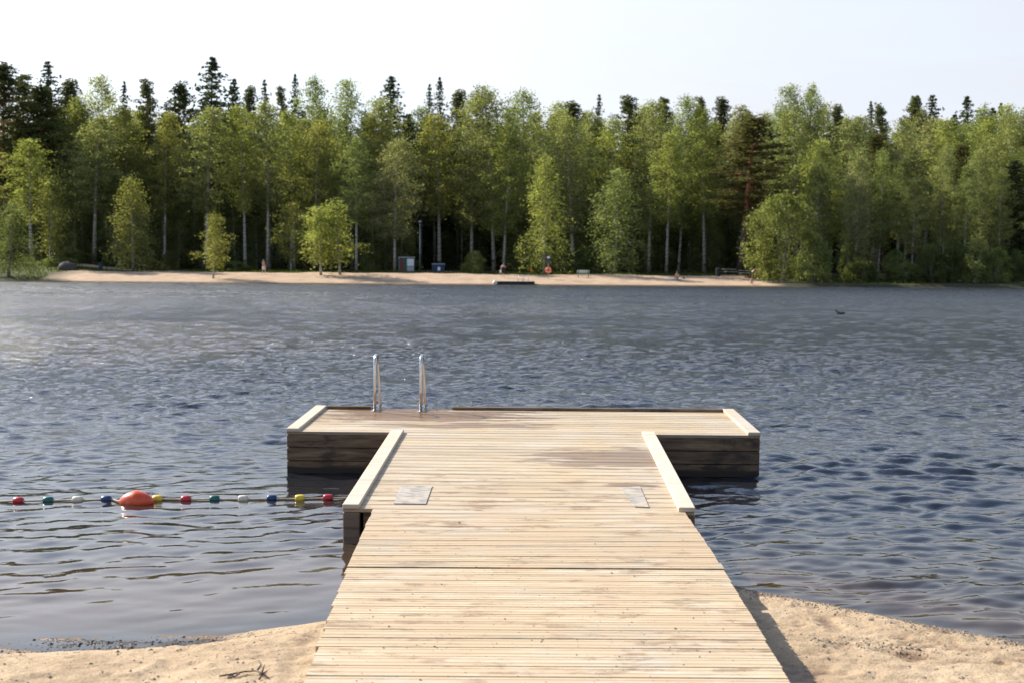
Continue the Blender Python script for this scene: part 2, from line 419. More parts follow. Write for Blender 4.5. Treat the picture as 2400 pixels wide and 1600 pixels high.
def water_mat():
    m, n, l, b = new_mat("lake_water")
    n.remove(b); out = n['Material Output']
    geo = n.new('ShaderNodeNewGeometry'); P = geo.outputs['Position']
    sx = n.new('ShaderNodeSeparateXYZ'); l.new(P, sx.inputs[0])
    dep = n.new('ShaderNodeAttribute'); dep.attribute_name = 'depth'
    cal = n.new('ShaderNodeAttribute'); cal.attribute_name = 'chop'
    f1 = noise(n, l, P, 3.2, 4, 0.62, (1.0, 1.5, 1.0)); f2 = noise(n, l, P, 13.0, 3, 0.6, (1.0, 1.4, 1.0), (4, 1, 0))
    far = maprange(n, l, sx.outputs['Y'], 8.0, 40.0, 0.05, 1.7)
    h = math_n(n, l, 'ADD', math_n(n, l, 'MULTIPLY', f1.outputs['Fac'], 1.0), math_n(n, l, 'MULTIPLY', f2.outputs['Fac'], 0.30))
    h = math_n(n, l, 'MULTIPLY', h, math_n(n, l, 'MULTIPLY', far, cal.outputs['Fac']))
    bp = n.new('ShaderNodeBump'); bp.inputs['Distance'].default_value = 0.10; bp.inputs['Strength'].default_value = 1.0
    l.new(h, bp.inputs['Height'])
    fr = n.new('ShaderNodeFresnel'); fr.inputs['IOR'].default_value = 1.44; l.new(bp.outputs[0], fr.inputs['Normal'])
    # waves too small and far to build are left to the microfacets
    ro = n.new('ShaderNodeFloatCurve'); l.new(math_n(n, l, 'DIVIDE', sx.outputs['Y'], 150.0), ro.inputs['Value'])
    cv = ro.mapping.curves[0]; cv.points[0].location = (0.0, 0.05); cv.points[1].location = (1.0, 0.12)
    for q_ in ((0.07, 0.04), (0.14, 0.05), (0.30, 0.14), (0.60, 0.26), (0.90, 0.32), (0.955, 0.30)): cv.points.new(*q_)
    ro.mapping.update()
    # gusts and wind lanes roughen the surface unevenly
    ga = noise(n, l, P, 1.0, 4, 0.65, (0.9, 0.30, 1.0), (2, 7, 0)); gb = noise(n, l, P, 1.0, 4, 0.55, (0.035, 0.11, 1.0), (5, 3, 0))
    gm = math_n(n, l, 'ADD', math_n(n, l, 'MULTIPLY', math_n(n, l, 'SUBTRACT', ga.outputs['Fac'], 0.5), 1.1), math_n(n, l, 'MULTIPLY', math_n(n, l, 'SUBTRACT', gb.outputs['Fac'], 0.5), 0.7))
    rv = math_n(n, l, 'MULTIPLY', ro.outputs[0], math_n(n, l, 'ADD', 1.0, math_n(n, l, 'MULTIPLY', gm, maprange(n, l, sx.outputs['Y'], 15, 50))), True)
    gl = n.new('ShaderNodeBsdfGlossy'); l.new(rv, gl.inputs['Roughness']); gl.inputs['Color'].default_value = (1, 1, 1, 1)
    l.new(bp.outputs[0], gl.inputs['Normal'])
    body = n.new('ShaderNodeBsdfPrincipled'); body.inputs['IOR'].default_value = 1.44; l.new(rv, body.inputs['Roughness']); l.new(bp.outputs[0], body.inputs['Normal'])
    r = ramp(n, [(0.0, (0.13, 0.080, 0.045)), (0.18, (0.030, 0.024, 0.020)), (0.6, (0.010, 0.012, 0.016))])
    l.new(dep.outputs['Fac'], r.inputs[0]); l.new(r.outputs[0], body.inputs['Base Color'])
    tr = n.new('ShaderNodeBsdfTransparent'); tr.inputs['Color'].default_value = (0.93, 0.82, 0.68, 1)
    # murk thickens exponentially with depth
    ex = math_n(n, l, 'SUBTRACT', 1.0, math_n(n, l, 'POWER', 2.718, math_n(n, l, 'MULTIPLY', dep.outputs['Fac'], -13.0)))
    mb = n.new('ShaderNodeMixShader'); l.new(fr.outputs[0], mb.inputs[0]); l.new(tr.outputs[0], mb.inputs[1]); l.new(gl.outputs[0], mb.inputs[2])
    ms = n.new('ShaderNodeMixShader'); l.new(ex, ms.inputs[0]); l.new(mb.outputs[0], ms.inputs[1]); l.new(body.outputs[0], ms.inputs[2])
    l.new(ms.outputs[0], out.inputs['Surface'])
    return m
M_water = water_mat()

def leaf_mat(name, lo, hi, trans=0.45, tcol=None):
    m, n, l, b = new_mat(name); n.remove(b); out = n['Material Output']
    oi = n.new('ShaderNodeObjectInfo'); geo = n.new('ShaderNodeNewGeometry')
    t = noise(n, l, geo.outputs['Position'], 0.55, 3, 0.6); w = n.new('ShaderNodeTexWhiteNoise')
    l.new(geo.outputs['Random Per Island'], w.inputs[1]) if False else None
    v = math_n(n, l, 'ADD', math_n(n, l, 'MULTIPLY', t.outputs['Fac'], 0.78), math_n(n, l, 'MULTIPLY', geo.outputs['Random Per Island'], 0.22))
    r = ramp(n, [(0.3, lo), (0.7, hi)]); l.new(v, r.inputs[0])
    c = mixc(n, l, 1.0, r.outputs[0], oi.outputs['Color'], 'MULTIPLY')
    d = n.new('ShaderNodeBsdfDiffuse'); tl = n.new('ShaderNodeBsdfTranslucent')
    l.new(c, d.inputs[0])
    tc2 = mixc(n, l, 1.0, c, tcol or (1.28, 1.36, 0.75), 'MULTIPLY'); l.new(tc2, tl.inputs[0])
    ms = n.new('ShaderNodeMixShader'); ms.inputs[0].default_value = trans
    l.new(d.outputs[0], ms.inputs[1]); l.new(tl.outputs[0], ms.inputs[2]); l.new(ms.outputs[0], out.inputs['Surface'])
    return m
M_birchleaf = leaf_mat("birch_leaves", (0.092, 0.102, 0.038), (0.35, 0.355, 0.165), 0.5)
M_spruce = leaf_mat("spruce_needles", (0.040, 0.054, 0.026), (0.105, 0.130, 0.062), 0.25, (1.1, 1.1, 0.7))
M_pine = leaf_mat("pine_needles", (0.075, 0.088, 0.040), (0.170, 0.185, 0.080), 0.32, (1.2, 1.1, 0.7))
M_grass = leaf_mat("grass_blades", (0.035, 0.048, 0.012), (0.09, 0.11, 0.025), 0.45)

def bark_mat(kind):
    m, n, l, b = new_mat(kind + "_bark")
    tcn = n.new('ShaderNodeTexCoord'); P = tcn.outputs['Object']; sx = n.new('ShaderNodeSeparateXYZ'); l.new(P, sx.inputs[0])
    if kind == 'birch':
        a = noise(n, l, P, 1.6, 5, 0.65, (1.5, 1.5, 3.5))
        r = ramp(n, [(0.36, (0.04, 0.035, 0.03)), (0.46, (0.25, 0.235, 0.21)), (0.62, (0.46, 0.435, 0.39))]); l.new(a.outputs['Fac'], r.inputs[0])
        c = r.outputs[0]
    elif kind == 'pine':
        a = noise(n, l, P, 3.0, 5, 0.65, (1.5, 1.5, 0.6))
        r = ramp(n, [(0.35, (0.06, 0.04, 0.03)), (0.65, (0.15, 0.105, 0.075))]); l.new(a.outputs['Fac'], r.inputs[0])
        r2 = ramp(n, [(0.35, (0.22, 0.09, 0.04)), (0.65, (0.42, 0.20, 0.09))]); l.new(a.outputs['Fac'], r2.inputs[0])
        c = mixc(n, l, maprange(n, l, sx.outputs['Z'], 6.0, 12.0), r.outputs[0], r2.outputs[0])
    else:
        a = noise(n, l, P, 3.0, 5, 0.65, (1.5, 1.5, 0.6))
        r = ramp(n, [(0.35, (0.04, 0.032, 0.026)), (0.65, (0.10, 0.08, 0.065))]); l.new(a.outputs['Fac'], r.inputs[0]); c = r.outputs[0]
    l.new(c, b.inputs['Base Color']); b.inputs['Roughness'].default_value = 0.9
    return m
M_bbark, M_pbark, M_sbark = bark_mat('birch'), bark_mat('pine'), bark_mat('spruce')

# ------------------------------------------------------------------ near beach + lake bed
ex_x = np.array([-60, -9, -5, -3.6, -2.69, -1.9, -1.1, -0.4, 0.6, 1.5, 2.1, 2.84, 4.2, 9, 60])
ex_y = np.array([3.0, 6.1, 6.5, 6.75, 6.98, 7.20, 7.66, 8.2, 8.75, 8.62, 8.05, 7.36, 6.5, 5.0, 2.0])
def edge(x): return np.interp(x, ex_x, ex_y)
def near_z(x, y):
    x = np.asarray(x, float); y = np.asarray(y, float)
    t = edge(x) + 0.05 * fbm(x * 2.1, y * 0 + 3.3, 3) - y       # metres inland of the water's edge
    left = 1 - sstep(-1.0, 1.0, x)
    inl = np.maximum(t, 0)
    zl = 0.155 * inl / (1 + 0.45 * inl) * 1.25 + 0.012 * sstep(0, 0.06, inl)
    zr = 0.008 * inl + 0.024 * sstep(0, 0.22, inl) * (1 - 0.30 * sstep(0.2, 1.2, inl)) + 0.03 * np.maximum(inl - 3.0, 0)
    z_in = zl * left + zr * (1 - left)
    out = np.maximum(-t, 0)
    zo = -(0.045 + 0.105 * (1 - left)) * out - 0.010 * out ** 2
    z = np.where(t > 0, z_in, np.maximum(zo, -3.0))
    # shallow silty shelf in the small bay on the left
    shelf = np.exp(-((x + 2.25) / 0.85) ** 2 - ((y - 7.22) / 0.24) ** 2)
    z = z * (1 - 0.85 * shelf) + (0.001 + 0.012 * fbm(x * 9, y * 14, 4)) * shelf
    land = sstep(0.02, 0.3, t)
    near = 1 - sstep(12, 20, np.hypot(x, y - 6))
    lump = 0.018 * fbm(x * 1.7 + 3, y * 1.7, 4) + 0.015 * fbm(x * 6, y * 9, 3) + 0.012 * fbm(x * 15, y * 22, 3) + 0.010 * np.abs(fbm(x * 27, y * 32, 2))
    foot = np.clip(fbm(x * 3.1 + 40, y * 2.4, 2) - 0.15, 0, 1) * -0.05
    z = z + (lump + foot) * (0.06 + 0.94 * land) * near * 0.85
    # kept just under the gangway
    return z

def axis(parts):                 # [(start, end, step)...] -> graded coordinates
    a = []
    for s, e, st in parts: a.append(np.arange(s, e, st))
    return np.unique(np.round(np.concatenate(a + [[parts[-1][1]]]), 5))
def grid_mesh(name, gx, gy, zf, mat, attrs=None, smooth=True, XY=None):
    if XY is None: X, Y = np.meshgrid(gx, gy)
    else: X, Y = XY
    Z = zf(X, Y); ny, nx = X.shape
    v = np.stack([X, Y, Z], -1).reshape(-1, 3)
    i = np.arange(ny - 1)[:, None] * nx + np.arange(nx - 1)[None, :]
    q = np.stack([i, i + 1, i + nx + 1, i + nx], -1).reshape(-1, 4)
    me = np_mesh(name, v, q, [mat], smooth=smooth)
    for an, fn in (attrs or {}).items():
        at_ = me.attributes.new(an, 'FLOAT', 'POINT'); at_.data.foreach_set('value', np.asarray(fn(X, Y), dtype=np.float32).ravel())
    o = link(name, me); return o

gx = axis([(-400, -60, 40), (-60, -12, 4), (-12, -4.2, 0.4), (-4.2, 3.6, 0.018), (3.6, 12, 0.4), (12, 60, 4), (60, 400, 40)])
gy = axis([(-300, -20, 20), (-20, 2, 1), (2, 5.2, 0.15), (5.2, 8.9, 0.020), (8.9, 12, 0.15), (12, 40, 1.5), (40, 170, 10)])
sand = grid_mesh("beach_sand", gx, gy, near_z, M_sand); tag(sand, kind='structure')

# ------------------------------------------------------------------ far shore terrain
def wl_far(x): return 146 + 1.2 * fbm(x * 0.04 + 9, x * 0 + 2, 3) + 3.0 * sstep(30, 80, x) - 1.2 * sstep(-48, -70, x)
def far_z(x, y):
    t = y - wl_far(x); i = np.maximum(t, 0)
    slope = 0.085 + 0.01 * fbm(x * 0.1, y * 0.1, 2)
    z = slope * np.minimum(i, 12.5) + 0.012 * np.maximum(i - 12.5, 0)
    right = sstep(27, 33, x)
    z = z * (1 - right) + right * (0.35 * sstep(0, 1.5, i) + 0.02 * i)
    left = sstep(-44, -62, x)
    z = z + left * (0.05 * np.maximum(i - 6, 0) * (i < 26) + 1.0 * (i >= 26))
    z = z + 0.10 * fbm(x * 0.5, y * 0.5, 4) * sstep(0.3, 3, i) + 2.2 * sstep(215, 330, y) + 4 * sstep(300, 560, y)
    zo = np.maximum(-0.12 * np.maximum(-t, 0), -2.5)
    return np.where(t > 0, z, zo)
def sand_mask(x, y):
    t = y - wl_far(x) + 0.8 * fbm(x * 0.4, y * 0.6, 3)
    m = sstep(-55, -50, x) * sstep(30.0, 28.0, x + 0.18 * (y - 150)) * sstep(14.2, 12.6, t)
    # trodden path at the left, winding up behind the grass
    py = 168 + 5 * np.sin(x * 0.07) - 0.18 * (x + 60)
    path = sstep(2.6, 1.2, np.abs(y - py)) * sstep(-38, -42, x)
    path2 = sstep(2.4, 1.0, np.abs(y - (171 + 0.10 * (x + 10)))) * sstep(-23, -20, x) * sstep(-3, -6, x)
    return np.maximum(m, np.maximum(path, path2))
def grass_mask(x, y):
    t = y - wl_far(x)
    g = sstep(0.0, 0.35, fbm(x * 0.12, y * 0.2, 3) + 0.25)
    zone = np.maximum(sstep(11, 13, t) * sstep(34, 22, t), sstep(-43, -47, x) * sstep(0.6, 2, t) * sstep(40, 30, t))
    zone = np.maximum(zone, sstep(28, 31, x) * sstep(0.8, 2, t) * sstep(9, 6, t))
    return g * zone
fx = axis([(-600, -110, 35), (-110, 110, 0.6), (110, 600, 35)])
fy = axis([(128, 143, 3), (143, 164, 0.4), (164, 200, 1.5), (200, 700, 25)])
fs = grid_mesh("far_shore_ground", fx, fy, far_z, M_farshore, {'sand': sand_mask, 'grass': grass_mask}); tag(fs, kind='structure')

# ------------------------------------------------------------------ lake surface
def chop(x, y):
    a = 0.36 + 0.30 * sstep(-0.5, 2.2, x) + 0.0 * y
    a = a + (1.0 - a) * sstep(9.5, 22, y + 0.9 * np.maximum(x, 0))
    patch = fbm(x * 0.05 + 2, y * 0.10, 3)
    a = a * (1 + 0.55 * patch * sstep(15, 45, y))
    a = a * sstep(0.0, 0.30, depth_at(x, y) * 1.3 + 0.10)
    lee = sstep(139, 146, y); a = a * (1 - 0.86 * lee)
    return a
def depth_at(x, y):
    zn = near_z(x, y) if False else None
    t = edge(x) - y
    left = 1 - sstep(-1.0, 1.0, x); out = np.maximum(-t, 0)
    d = (0.045 + 0.105 * (1 - left)) * out + 0.010 * out ** 2
    shelf = np.exp(-((x + 2.25) / 0.85) ** 2 - ((y - 7.22) / 0.24) ** 2)
    d = d * (1 - 0.8 * shelf)
    d = np.minimum(d, 3.0)
    df = np.maximum(0.12 * (wl_far(x) - y), 0) + 0.02
    return np.minimum(d, df)
comps = []
wr = np.random.default_rng(21)
for i in range(96):
    lam = math.exp(wr.uniform(math.log(0.15), math.log(1.9)))
    th = wr.normal(0, 0.62)
    comps.append((lam, math.sin(th + 0.2), -math.cos(th + 0.2), wr.uniform(0, 6.283)))
def lake_z(X, Y):
    dy = 0.0024 * Y + 0.004
    A = chop(X, Y); Z = np.zeros_like(X)
    wx = X + 0.10 * fbm(X * 0.9, Y * 0.9, 2); wy = Y + 0.10 * fbm(X * 0.9 + 31, Y * 0.9, 2)
    grp = 1 + 0.5 * fbm(X * 0.6, Y * 0.5, 2)
    small = 1 - 0.45 * sstep(-0.5, -1.5, X) * sstep(14, 10, Y)
    for lam, cx, cy, ph in comps:
        k = 2 * math.pi / lam
        s = 0.0255 * (2.0 if lam < 0.42 else 1.0 if lam < 0.7 else 0.5 if lam < 0.9 else 0.28)
        wgt = sstep(2.5, 6.0, lam / dy)
        if lam < 0.3: wgt = wgt * small
        if lam > 0.7: wgt = wgt * (1 + 2.2 * sstep(25, 70, Y))
        p = k * (wx * cx + wy * cy) + ph
        Z += wgt * s / k * (np.sin(p) + 0.18 * np.cos(2 * p))
    return Z * A * grp + 0.0
tt = np.concatenate([-np.geomspace(14, 0.48, 26)[:-1], np.linspace(-0.45, 0.45, 530), np.geomspace(0.48, 14, 26)[1:]])
rows = np.geomspace(5.6, 152, 1380)
LX = tt[None, :] * (rows[:, None] + 0.0); LY = np.repeat(rows[:, None], len(tt), 1)
lake = grid_mesh("lake_water", None, None, lake_z, M_water, {'depth': depth_at, 'chop': chop}, XY=(LX, LY)); tag(lake, kind='structure')

# ------------------------------------------------------------------ pier
def board_mesh(name, w, t, mat):                # unit length in x, two wide shallow grooves on top
    h = w / 2; g = 0.0028
    prof = [(-h, -t), (-h, -0.004), (-h + 0.004, 0), (-0.044 * w / 0.138, 0), (-0.038 * w / 0.138, -g), (-0.020 * w / 0.138, -g), (-0.013 * w / 0.138, 0),
            (0.013 * w / 0.138, 0), (0.020 * w / 0.138, -g), (0.038 * w / 0.138, -g), (0.044 * w / 0.138, 0), (h - 0.004, 0), (h, -0.004), (h, -t)]
    v = [(sx, y, z) for sx in (-0.5, 0.5) for y, z in prof]; k = len(prof)
    q = np.array([[i, i + k, (i + 1) % k + k, (i + 1) % k] for i in range(k)])
    caps = [np.array([list(range(k))]), np.array([list(range(2 * k - 1, k - 1, -1))])]
    me = np_mesh(name, v, [q[:, ::-1]] + caps, [mat])
    return me
def rbox(name, mat, parent, c, d, bev=0.006, **k):
    mb = MB(); x, y, z = [q / 2 for q in d]; b = min(bev, x * 0.5, y * 0.5, z * 0.5)
    ring = [(-x + b, -y), (x - b, -y), (x, -y + b), (x, y - b), (x - b, y), (-x + b, y), (-x, y - b), (-x, -y + b)]
    s = lambda r, f: [(a * f[0], e * f[1]) for a, e in r]
    lv = [(ring, -z, ((x - b) / x, (y - b) / y)), (ring, -z + b, (1, 1)), (ring, z - b, (1, 1)), (ring, z, ((x - b) / x, (y - b) / y))]
    v = [(px * f[0], py * f[1], zz) for r, zz, f in lv for px, py in r]
    q = [[i * 8 + j, i * 8 + (j + 1) % 8, (i + 1) * 8 + (j + 1) % 8, (i + 1) * 8 + j] for i in range(3) for j in range(8)]
    me = np_mesh(name, v, [np.array(q), np.array([list(range(7, -1, -1))]), np.array([list(range(24, 32))])], [mat])
    return link(name, me, parent, loc=c, **k)

pier = empty("swimming_pier", (PIER_O[0], PIER_O[1], 0.274), PIER_YAW)
pier.rotation_euler = (math.atan(PIER_TILT), 0, PIER_YAW)
tag(pier, "T-shaped wooden floating pier of pale grooved planks with steel ladder at its far edge", "pier")
PW, PL, TW, TD = 2.64, 3.40, 4.765, 1.80
KW = 0.125                                       # kerb board width
bm138 = board_mesh("pier_deck_board", 0.137, 0.028, M_deck)
pitch = 0.145
def jit(s): return random.uniform(-s, s)
y = 0.07
nb = int(PL / pitch)
stepb = PL / nb
for i in range(nb):
    link("deck_board", bm138, pier, loc=(0.0 + jit(0.004), stepb * (i + 0.5), jit(0.0010)), rot=(jit(0.004), 0, jit(0.0006)), scale=(PW - 0.01, stepb / pitch, 1))
nt_ = 13; stept = TD / nt_
for i in range(nt_):
    link("deck_board", bm138, pier, loc=(jit(0.004), PL + stept * (i + 0.5), jit(0.0010)), rot=(jit(0.004), 0, jit(0.0004)), scale=(TW - 0.01, stept / pitch, 1))
# kerbs: boards lying on thin bearers
KH = 0.033
for s in (-1, 1):
    rbox("kerb_board", M_kerb, pier, (s * (PW / 2 - KW / 2), PL / 2 - 0.005, KH - 0.016), (KW, PL + 0.02, 0.034), 0.004, rot=(0, 0, 0))
    rbox("kerb_board", M_kerb, pier, (s * (TW / 2 - KW / 2), PL + TD / 2 + 0.001, KH - 0.016), (KW, TD + 0.02, 0.034), 0.004)
    rbox("kerb_spacer", M_post, pier, (s * (PW / 2 - KW / 2), PL / 2, 0.0), (KW - 0.05, PL - 0.1, 0.006), 0.002)
    rbox("kerb_spacer", M_post, pier, (s * (TW / 2 - KW / 2), PL + TD / 2, 0.0), (KW - 0.05, TD - 0.1, 0.006), 0.002)
# low rail along the outer edge with the gap left for the ladder
yb = PL + TD - 0.03
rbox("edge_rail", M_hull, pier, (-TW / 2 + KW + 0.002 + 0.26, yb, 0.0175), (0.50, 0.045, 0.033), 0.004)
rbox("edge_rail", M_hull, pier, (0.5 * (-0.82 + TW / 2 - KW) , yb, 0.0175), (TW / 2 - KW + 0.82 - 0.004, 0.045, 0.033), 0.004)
# hull planks, three courses above the water and more below it
ph = 0.130
def plank(cx, cy, k, length, along_x):
    zc = -0.032 - ph * (k + 0.5) - 0.003 * k
    d = (length, 0.035, ph - 0.003) if along_x else (0.035, length, ph - 0.003)
    rbox("side_plank", M_hull, pier, (cx, cy + jit(0.002), zc), d, 0.005)
for k in range(5):
    L = TW / 2 - PW / 2 - 0.006
    for s in (-1, 1):
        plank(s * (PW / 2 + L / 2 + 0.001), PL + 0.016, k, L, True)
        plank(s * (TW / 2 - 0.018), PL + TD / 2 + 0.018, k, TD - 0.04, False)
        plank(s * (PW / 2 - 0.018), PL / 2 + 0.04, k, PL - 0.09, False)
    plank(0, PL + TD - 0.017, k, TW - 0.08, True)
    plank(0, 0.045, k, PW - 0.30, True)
for s in (-1, 1):
    rbox("corner_post", M_post, pier, (s * (PW / 2 - 0.0635), 0.052, -0.36), (0.127, 0.10, 0.655), 0.006)
# grey rubber mats let into the pier where the gangway lands
def pier_local(u, v):
    p = at(u, v, 0.285); M = Matrix.Translation(pier.location) @ pier.rotation_euler.to_matrix().to_4x4()
    return M.inverted() @ p
for quad in (((923, 1179), (998, 1180), (1013, 1146), (938, 1146)), ((1488, 1186), (1521, 1187), (1500, 1148), (1453, 1149))):
    pts = [pier_local(*q) for q in quad]
    bot = [(p.x, max(p.y, 0.01), 0.002) for p in pts]; top = [(p.x, max(p.y, 0.01), 0.007) for p in pts]
    MB().add(bot + top, [[3, 2, 1, 0], [4, 5, 6, 7], [0, 1, 5, 4], [1, 2, 6, 5], [2, 3, 7, 6], [3, 0, 4, 7]]).build("rubber_mat", M_plate, pier)

# ladder
lad = empty("bathing_ladder", (0, 0, 0), 0, pier)
lx0 = pier_local(872, 960).x; lx1 = pier_local(981, 962).x
lx0, lx1 = -1.640, -1.105
def fit_x(u, v, yl):
    M = Matrix.Translation(pier.location) @ pier.rotation_euler.to_matrix().to_4x4()
    z = (M @ Vector((0, yl, 0))).z
    p = at(u, v, z); return (M.inverted() @ p).x
yn = PL + TD - 0.24
lx0, lx1 = fit_x(871, 964, yn), fit_x(980, 966, yn)
for lx in (lx0, lx1):
    n_ = 11; r_ = 0.115; top = 0.625
    pts = [(lx, yn, 0.0), (lx, yn, 0.25), (lx, yn + 0.005, top - r_)]
    for j in range(1, n_):
        a = math.pi * j / n_
        pts.append((lx, yn + 0.01 + r_ * (1 - math.cos(a)), top - r_ + r_ * math.sin(a)))
    pts += [(lx + 0.004, yn + 0.015 + 2 * r_, top - r_), (lx + 0.018, yn + 2 * r_ + 0.03, 0.3), (lx + 0.028, yn + 2 * r_ + 0.04, 0.05),
            (lx + 0.03, yn + 2 * r_ + 0.045, -0.3), (lx + 0.03, yn + 2 * r_ + 0.05, -1.2)]
    h = MB().tube(pts, 0.0168, 16).build("handrail", M_steel, lad, smooth=True)
    MB().tube([(lx + 0.002, yn + 0.0, 0.018), (lx + 0.028, yn + 2 * r_ + 0.05, 0.045)], 0.021, 12).build("foot_brace", M_steel, lad, smooth=True)
    MB().lathe([(0.045, 0), (0.045, 0.006), (0.028, 0.010)], (lx, yn, 0.001), 'Z', 16).build("foot_flange", M_steel, lad)
for k in range(3):
    MB().box(((lx0 + lx1) / 2 + 0.03, yn + 0.26, -0.35 - 0.27 * k), (lx1 - lx0 - 0.03, 0.08, 0.03)).build("rung", M_steel, lad)

# the head of the T floats a little flatter than its stem
bpy.context.view_layer.update()
MT = Matrix.Translation((0, PL, 0)) @ Matrix.Rotation(math.atan(HEAD_TILT) - math.atan(PIER_TILT), 4, 'X') @ Matrix.Translation((0, -PL, 0))
for o in list(pier.children):
    if o.location.y > PL - 0.001 or o is lad: o.matrix_basis = MT @ o.matrix_basis

# ------------------------------------------------------------------ gangway
GANG_YAW = R(0.1); GS = 0.0216
gang = empty("gangway", (0.154, 8.06, 0.239), GANG_YAW)
tag(gang, "sandy plank gangway sloping from the near beach up to the T-shaped pier", "gangway")
bmr = board_mesh("gangway_board", 0.137, 0.028, M_deck)
NA = 12; stepA = (9.815 - 8.075) / NA
for i in range(NA):                              # upper section, lies level with the pier
    yy = 0.015 + stepA * (i + 0.5); f = (yy) / 1.76
    link("deck_board", bmr, gang, loc=(-0.02 * f + jit(0.004), yy, 0.0 + GS * yy + jit(0.001)), rot=(GS + jit(0.004), 0, jit(0.0008)), scale=(2.325 + jit(0.006), stepA / pitch, 1))
NB = 24; stepB = 0.1575
for i in range(NB):                              # lower section, runs out over the sand
    yy = -0.018 - stepB * (i + 0.5); f = -yy / 2.21
    link("deck_board", bmr, gang, loc=(0.010 * f + jit(0.005), yy, 0.018 * f + jit(0.0012)), rot=(jit(0.004), 0, jit(0.0008)), scale=(2.325 - 0.165 * min(f, 1.2) + jit(0.008), stepB / pitch * 0.995, 1))
for s in (-1, 1):
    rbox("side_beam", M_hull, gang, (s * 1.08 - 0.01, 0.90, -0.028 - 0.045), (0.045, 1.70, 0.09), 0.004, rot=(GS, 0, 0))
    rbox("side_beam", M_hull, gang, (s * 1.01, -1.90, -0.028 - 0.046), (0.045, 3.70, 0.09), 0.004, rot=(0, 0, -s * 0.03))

rbox("unseen_joist", M_hull, gang, (0, 0, -0.075), (2.31, 0.16, 0.09), 0.004)  # added unseen under the hinge to stop sun leaking through the gap
rbox("unseen_joist", M_hull, gang, (0, 1.70, -0.03), (2.2, 0.10, 0.09), 0.004)

# ------------------------------------------------------------------ float line
def float_mat(name, c):
    m, n, l, b = new_mat(name)
    tcn = n.new('ShaderNodeTexCoord'); t = noise(n, l, tcn.outputs['Object'], 22, 5, 0.65)
    r = ramp(n, [(0.3, tuple(k * 0.75 for k in c)), (0.62, c)]); l.new(t.outputs['Fac'], r.inputs[0])
    c2 = mixc(n, l, maprange(n, l, t.outputs['Fac'], 0.62, 0.72, 0, 0.35), r.outputs[0], (0.45, 0.42, 0.36))
    l.new(c2, b.inputs['Base Color']); b.inputs['Roughness'].default_value = 0.32
    b.inputs['Subsurface Weight'].default_value = 0.08; b.inputs['Subsurface Radius'].default_value = (0.02, 0.01, 0.006)
    return m
FM = {'red': float_mat('red_plastic', (0.50, 0.02, 0.03)), 'green': float_mat('green_plastic', (0.004, 0.11, 0.095)),
      'white': float_mat('white_plastic', (0.66, 0.60, 0.46)), 'blue': float_mat('blue_plastic', (0.004, 0.035, 0.12)),
      'yellow': float_mat('yellow_plastic', (0.78, 0.55, 0.05)), 'orange': float_mat('orange_plastic', (0.72, 0.085, 0.018))}
def wz(x, y): return float(lake_z(np.array([[x]]), np.array([[y]]))[0, 0])
fl = [(43, 1169, 'red', 'leftmost of all the floats at the left picture edge'), (113, 1168, 'green', 'left of the white float, far from the pier'),
      (182, 1167, 'white', 'between the green and blue floats left of the orange buoy'), (249, 1167, 'blue', 'just left of the big orange buoy'),
      (369, 1166, 'yellow', 'touching the right end of the big orange buoy'), (436, 1166, 'red', 'next after the yellow one right of the orange buoy'),
      (503, 1166, 'green', 'midway between the orange buoy and the pier'), (570, 1165, 'white', 'midway between orange buoy and pier, next to a blue float'),
      (637, 1165, 'blue', 'nearest blue one to the pier, right of a white float'), (703, 1164, 'yellow', 'second from the pier beside the last red float'),
      (769, 1163, 'red', 'nearest the pier at the end of the rope')]
prof = [(0.012, -0.050), (0.030, -0.050), (0.037, -0.042), (0.0415, -0.018), (0.042, 0.0), (0.0415, 0.018), (0.037, 0.042), (0.030, 0.050), (0.012, 0.050)]
rope_pts = []
for u, v, c, where in fl:
    p = at(u, v + 6, 0.0); z0 = wz(p.x, p.y) * 0.5
    f = MB().lathe([(r * 0.86, h * 0.84) for r, h in prof], axis='X', n=24)
    o = f.build(c + "_float", FM[c], smooth=True, loc=(p.x, p.y, z0 + 0.012), rot=(random.uniform(0, 3), jit(0.04), jit(0.12)))
    o.data.set_sharp_from_angle(angle=R(50))
    tag(o, f"{c} float on the rope, {where}", "float", "coloured floats on the swimming-area rope")
    rope_pts += [(p.x - 0.055, p.y, z0 + 0.010), (p.x + 0.055, p.y, z0 + 0.010)]
pb = at(320, 1178, 0.0)
bprof = [(max(0.02, 0.102 * (1 - (abs(h_) / 0.150) ** 2.3) ** 0.5 * (1 - 1.5 * abs(h_))), h_) for h_ in (-0.1495, -0.147, -0.141, -0.130, -0.112, -0.09, -0.065, -0.04, -0.018, 0.0, 0.018, 0.04, 0.065, 0.09, 0.112, 0.130, 0.141, 0.147, 0.1495)]
ob = MB().lathe(bprof, axis='X', n=32).build("orange_buoy", FM['orange'], smooth=True, loc=(pb.x, pb.y, 0.012), rot=(0.4, 0.0, 0.03))
ob.data.set_sharp_from_angle(angle=R(60))
tag(ob, "big orange spindle-shaped buoy lying among the small floats on the rope", "buoy")
pl = at(-60, 1176, 0.0); pr = at(900, 1168, 0.0)
rp = [(pl.x - 3, pl.y + 0.1, 0), (pl.x, pl.y, 0.0)] + rope_pts[:8] + [(pb.x - 0.13, pb.y, 0.01), (pb.x + 0.13, pb.y, 0.01)] + rope_pts[8:] + [(pr.x, pr.y + 0.05, 0.01)]
rp2 = []
for a, b in zip(rp[:-1], rp[1:]):
    for t in (0, 0.33, 0.66):
        q = np.array(a) * (1 - t) + np.array(b) * t
        if np.hypot(b[0] - a[0], b[1] - a[1]) > 0.15 and t > 0: q[2] = max(q[2], 0.004) - 0.003
        rp2.append(q)
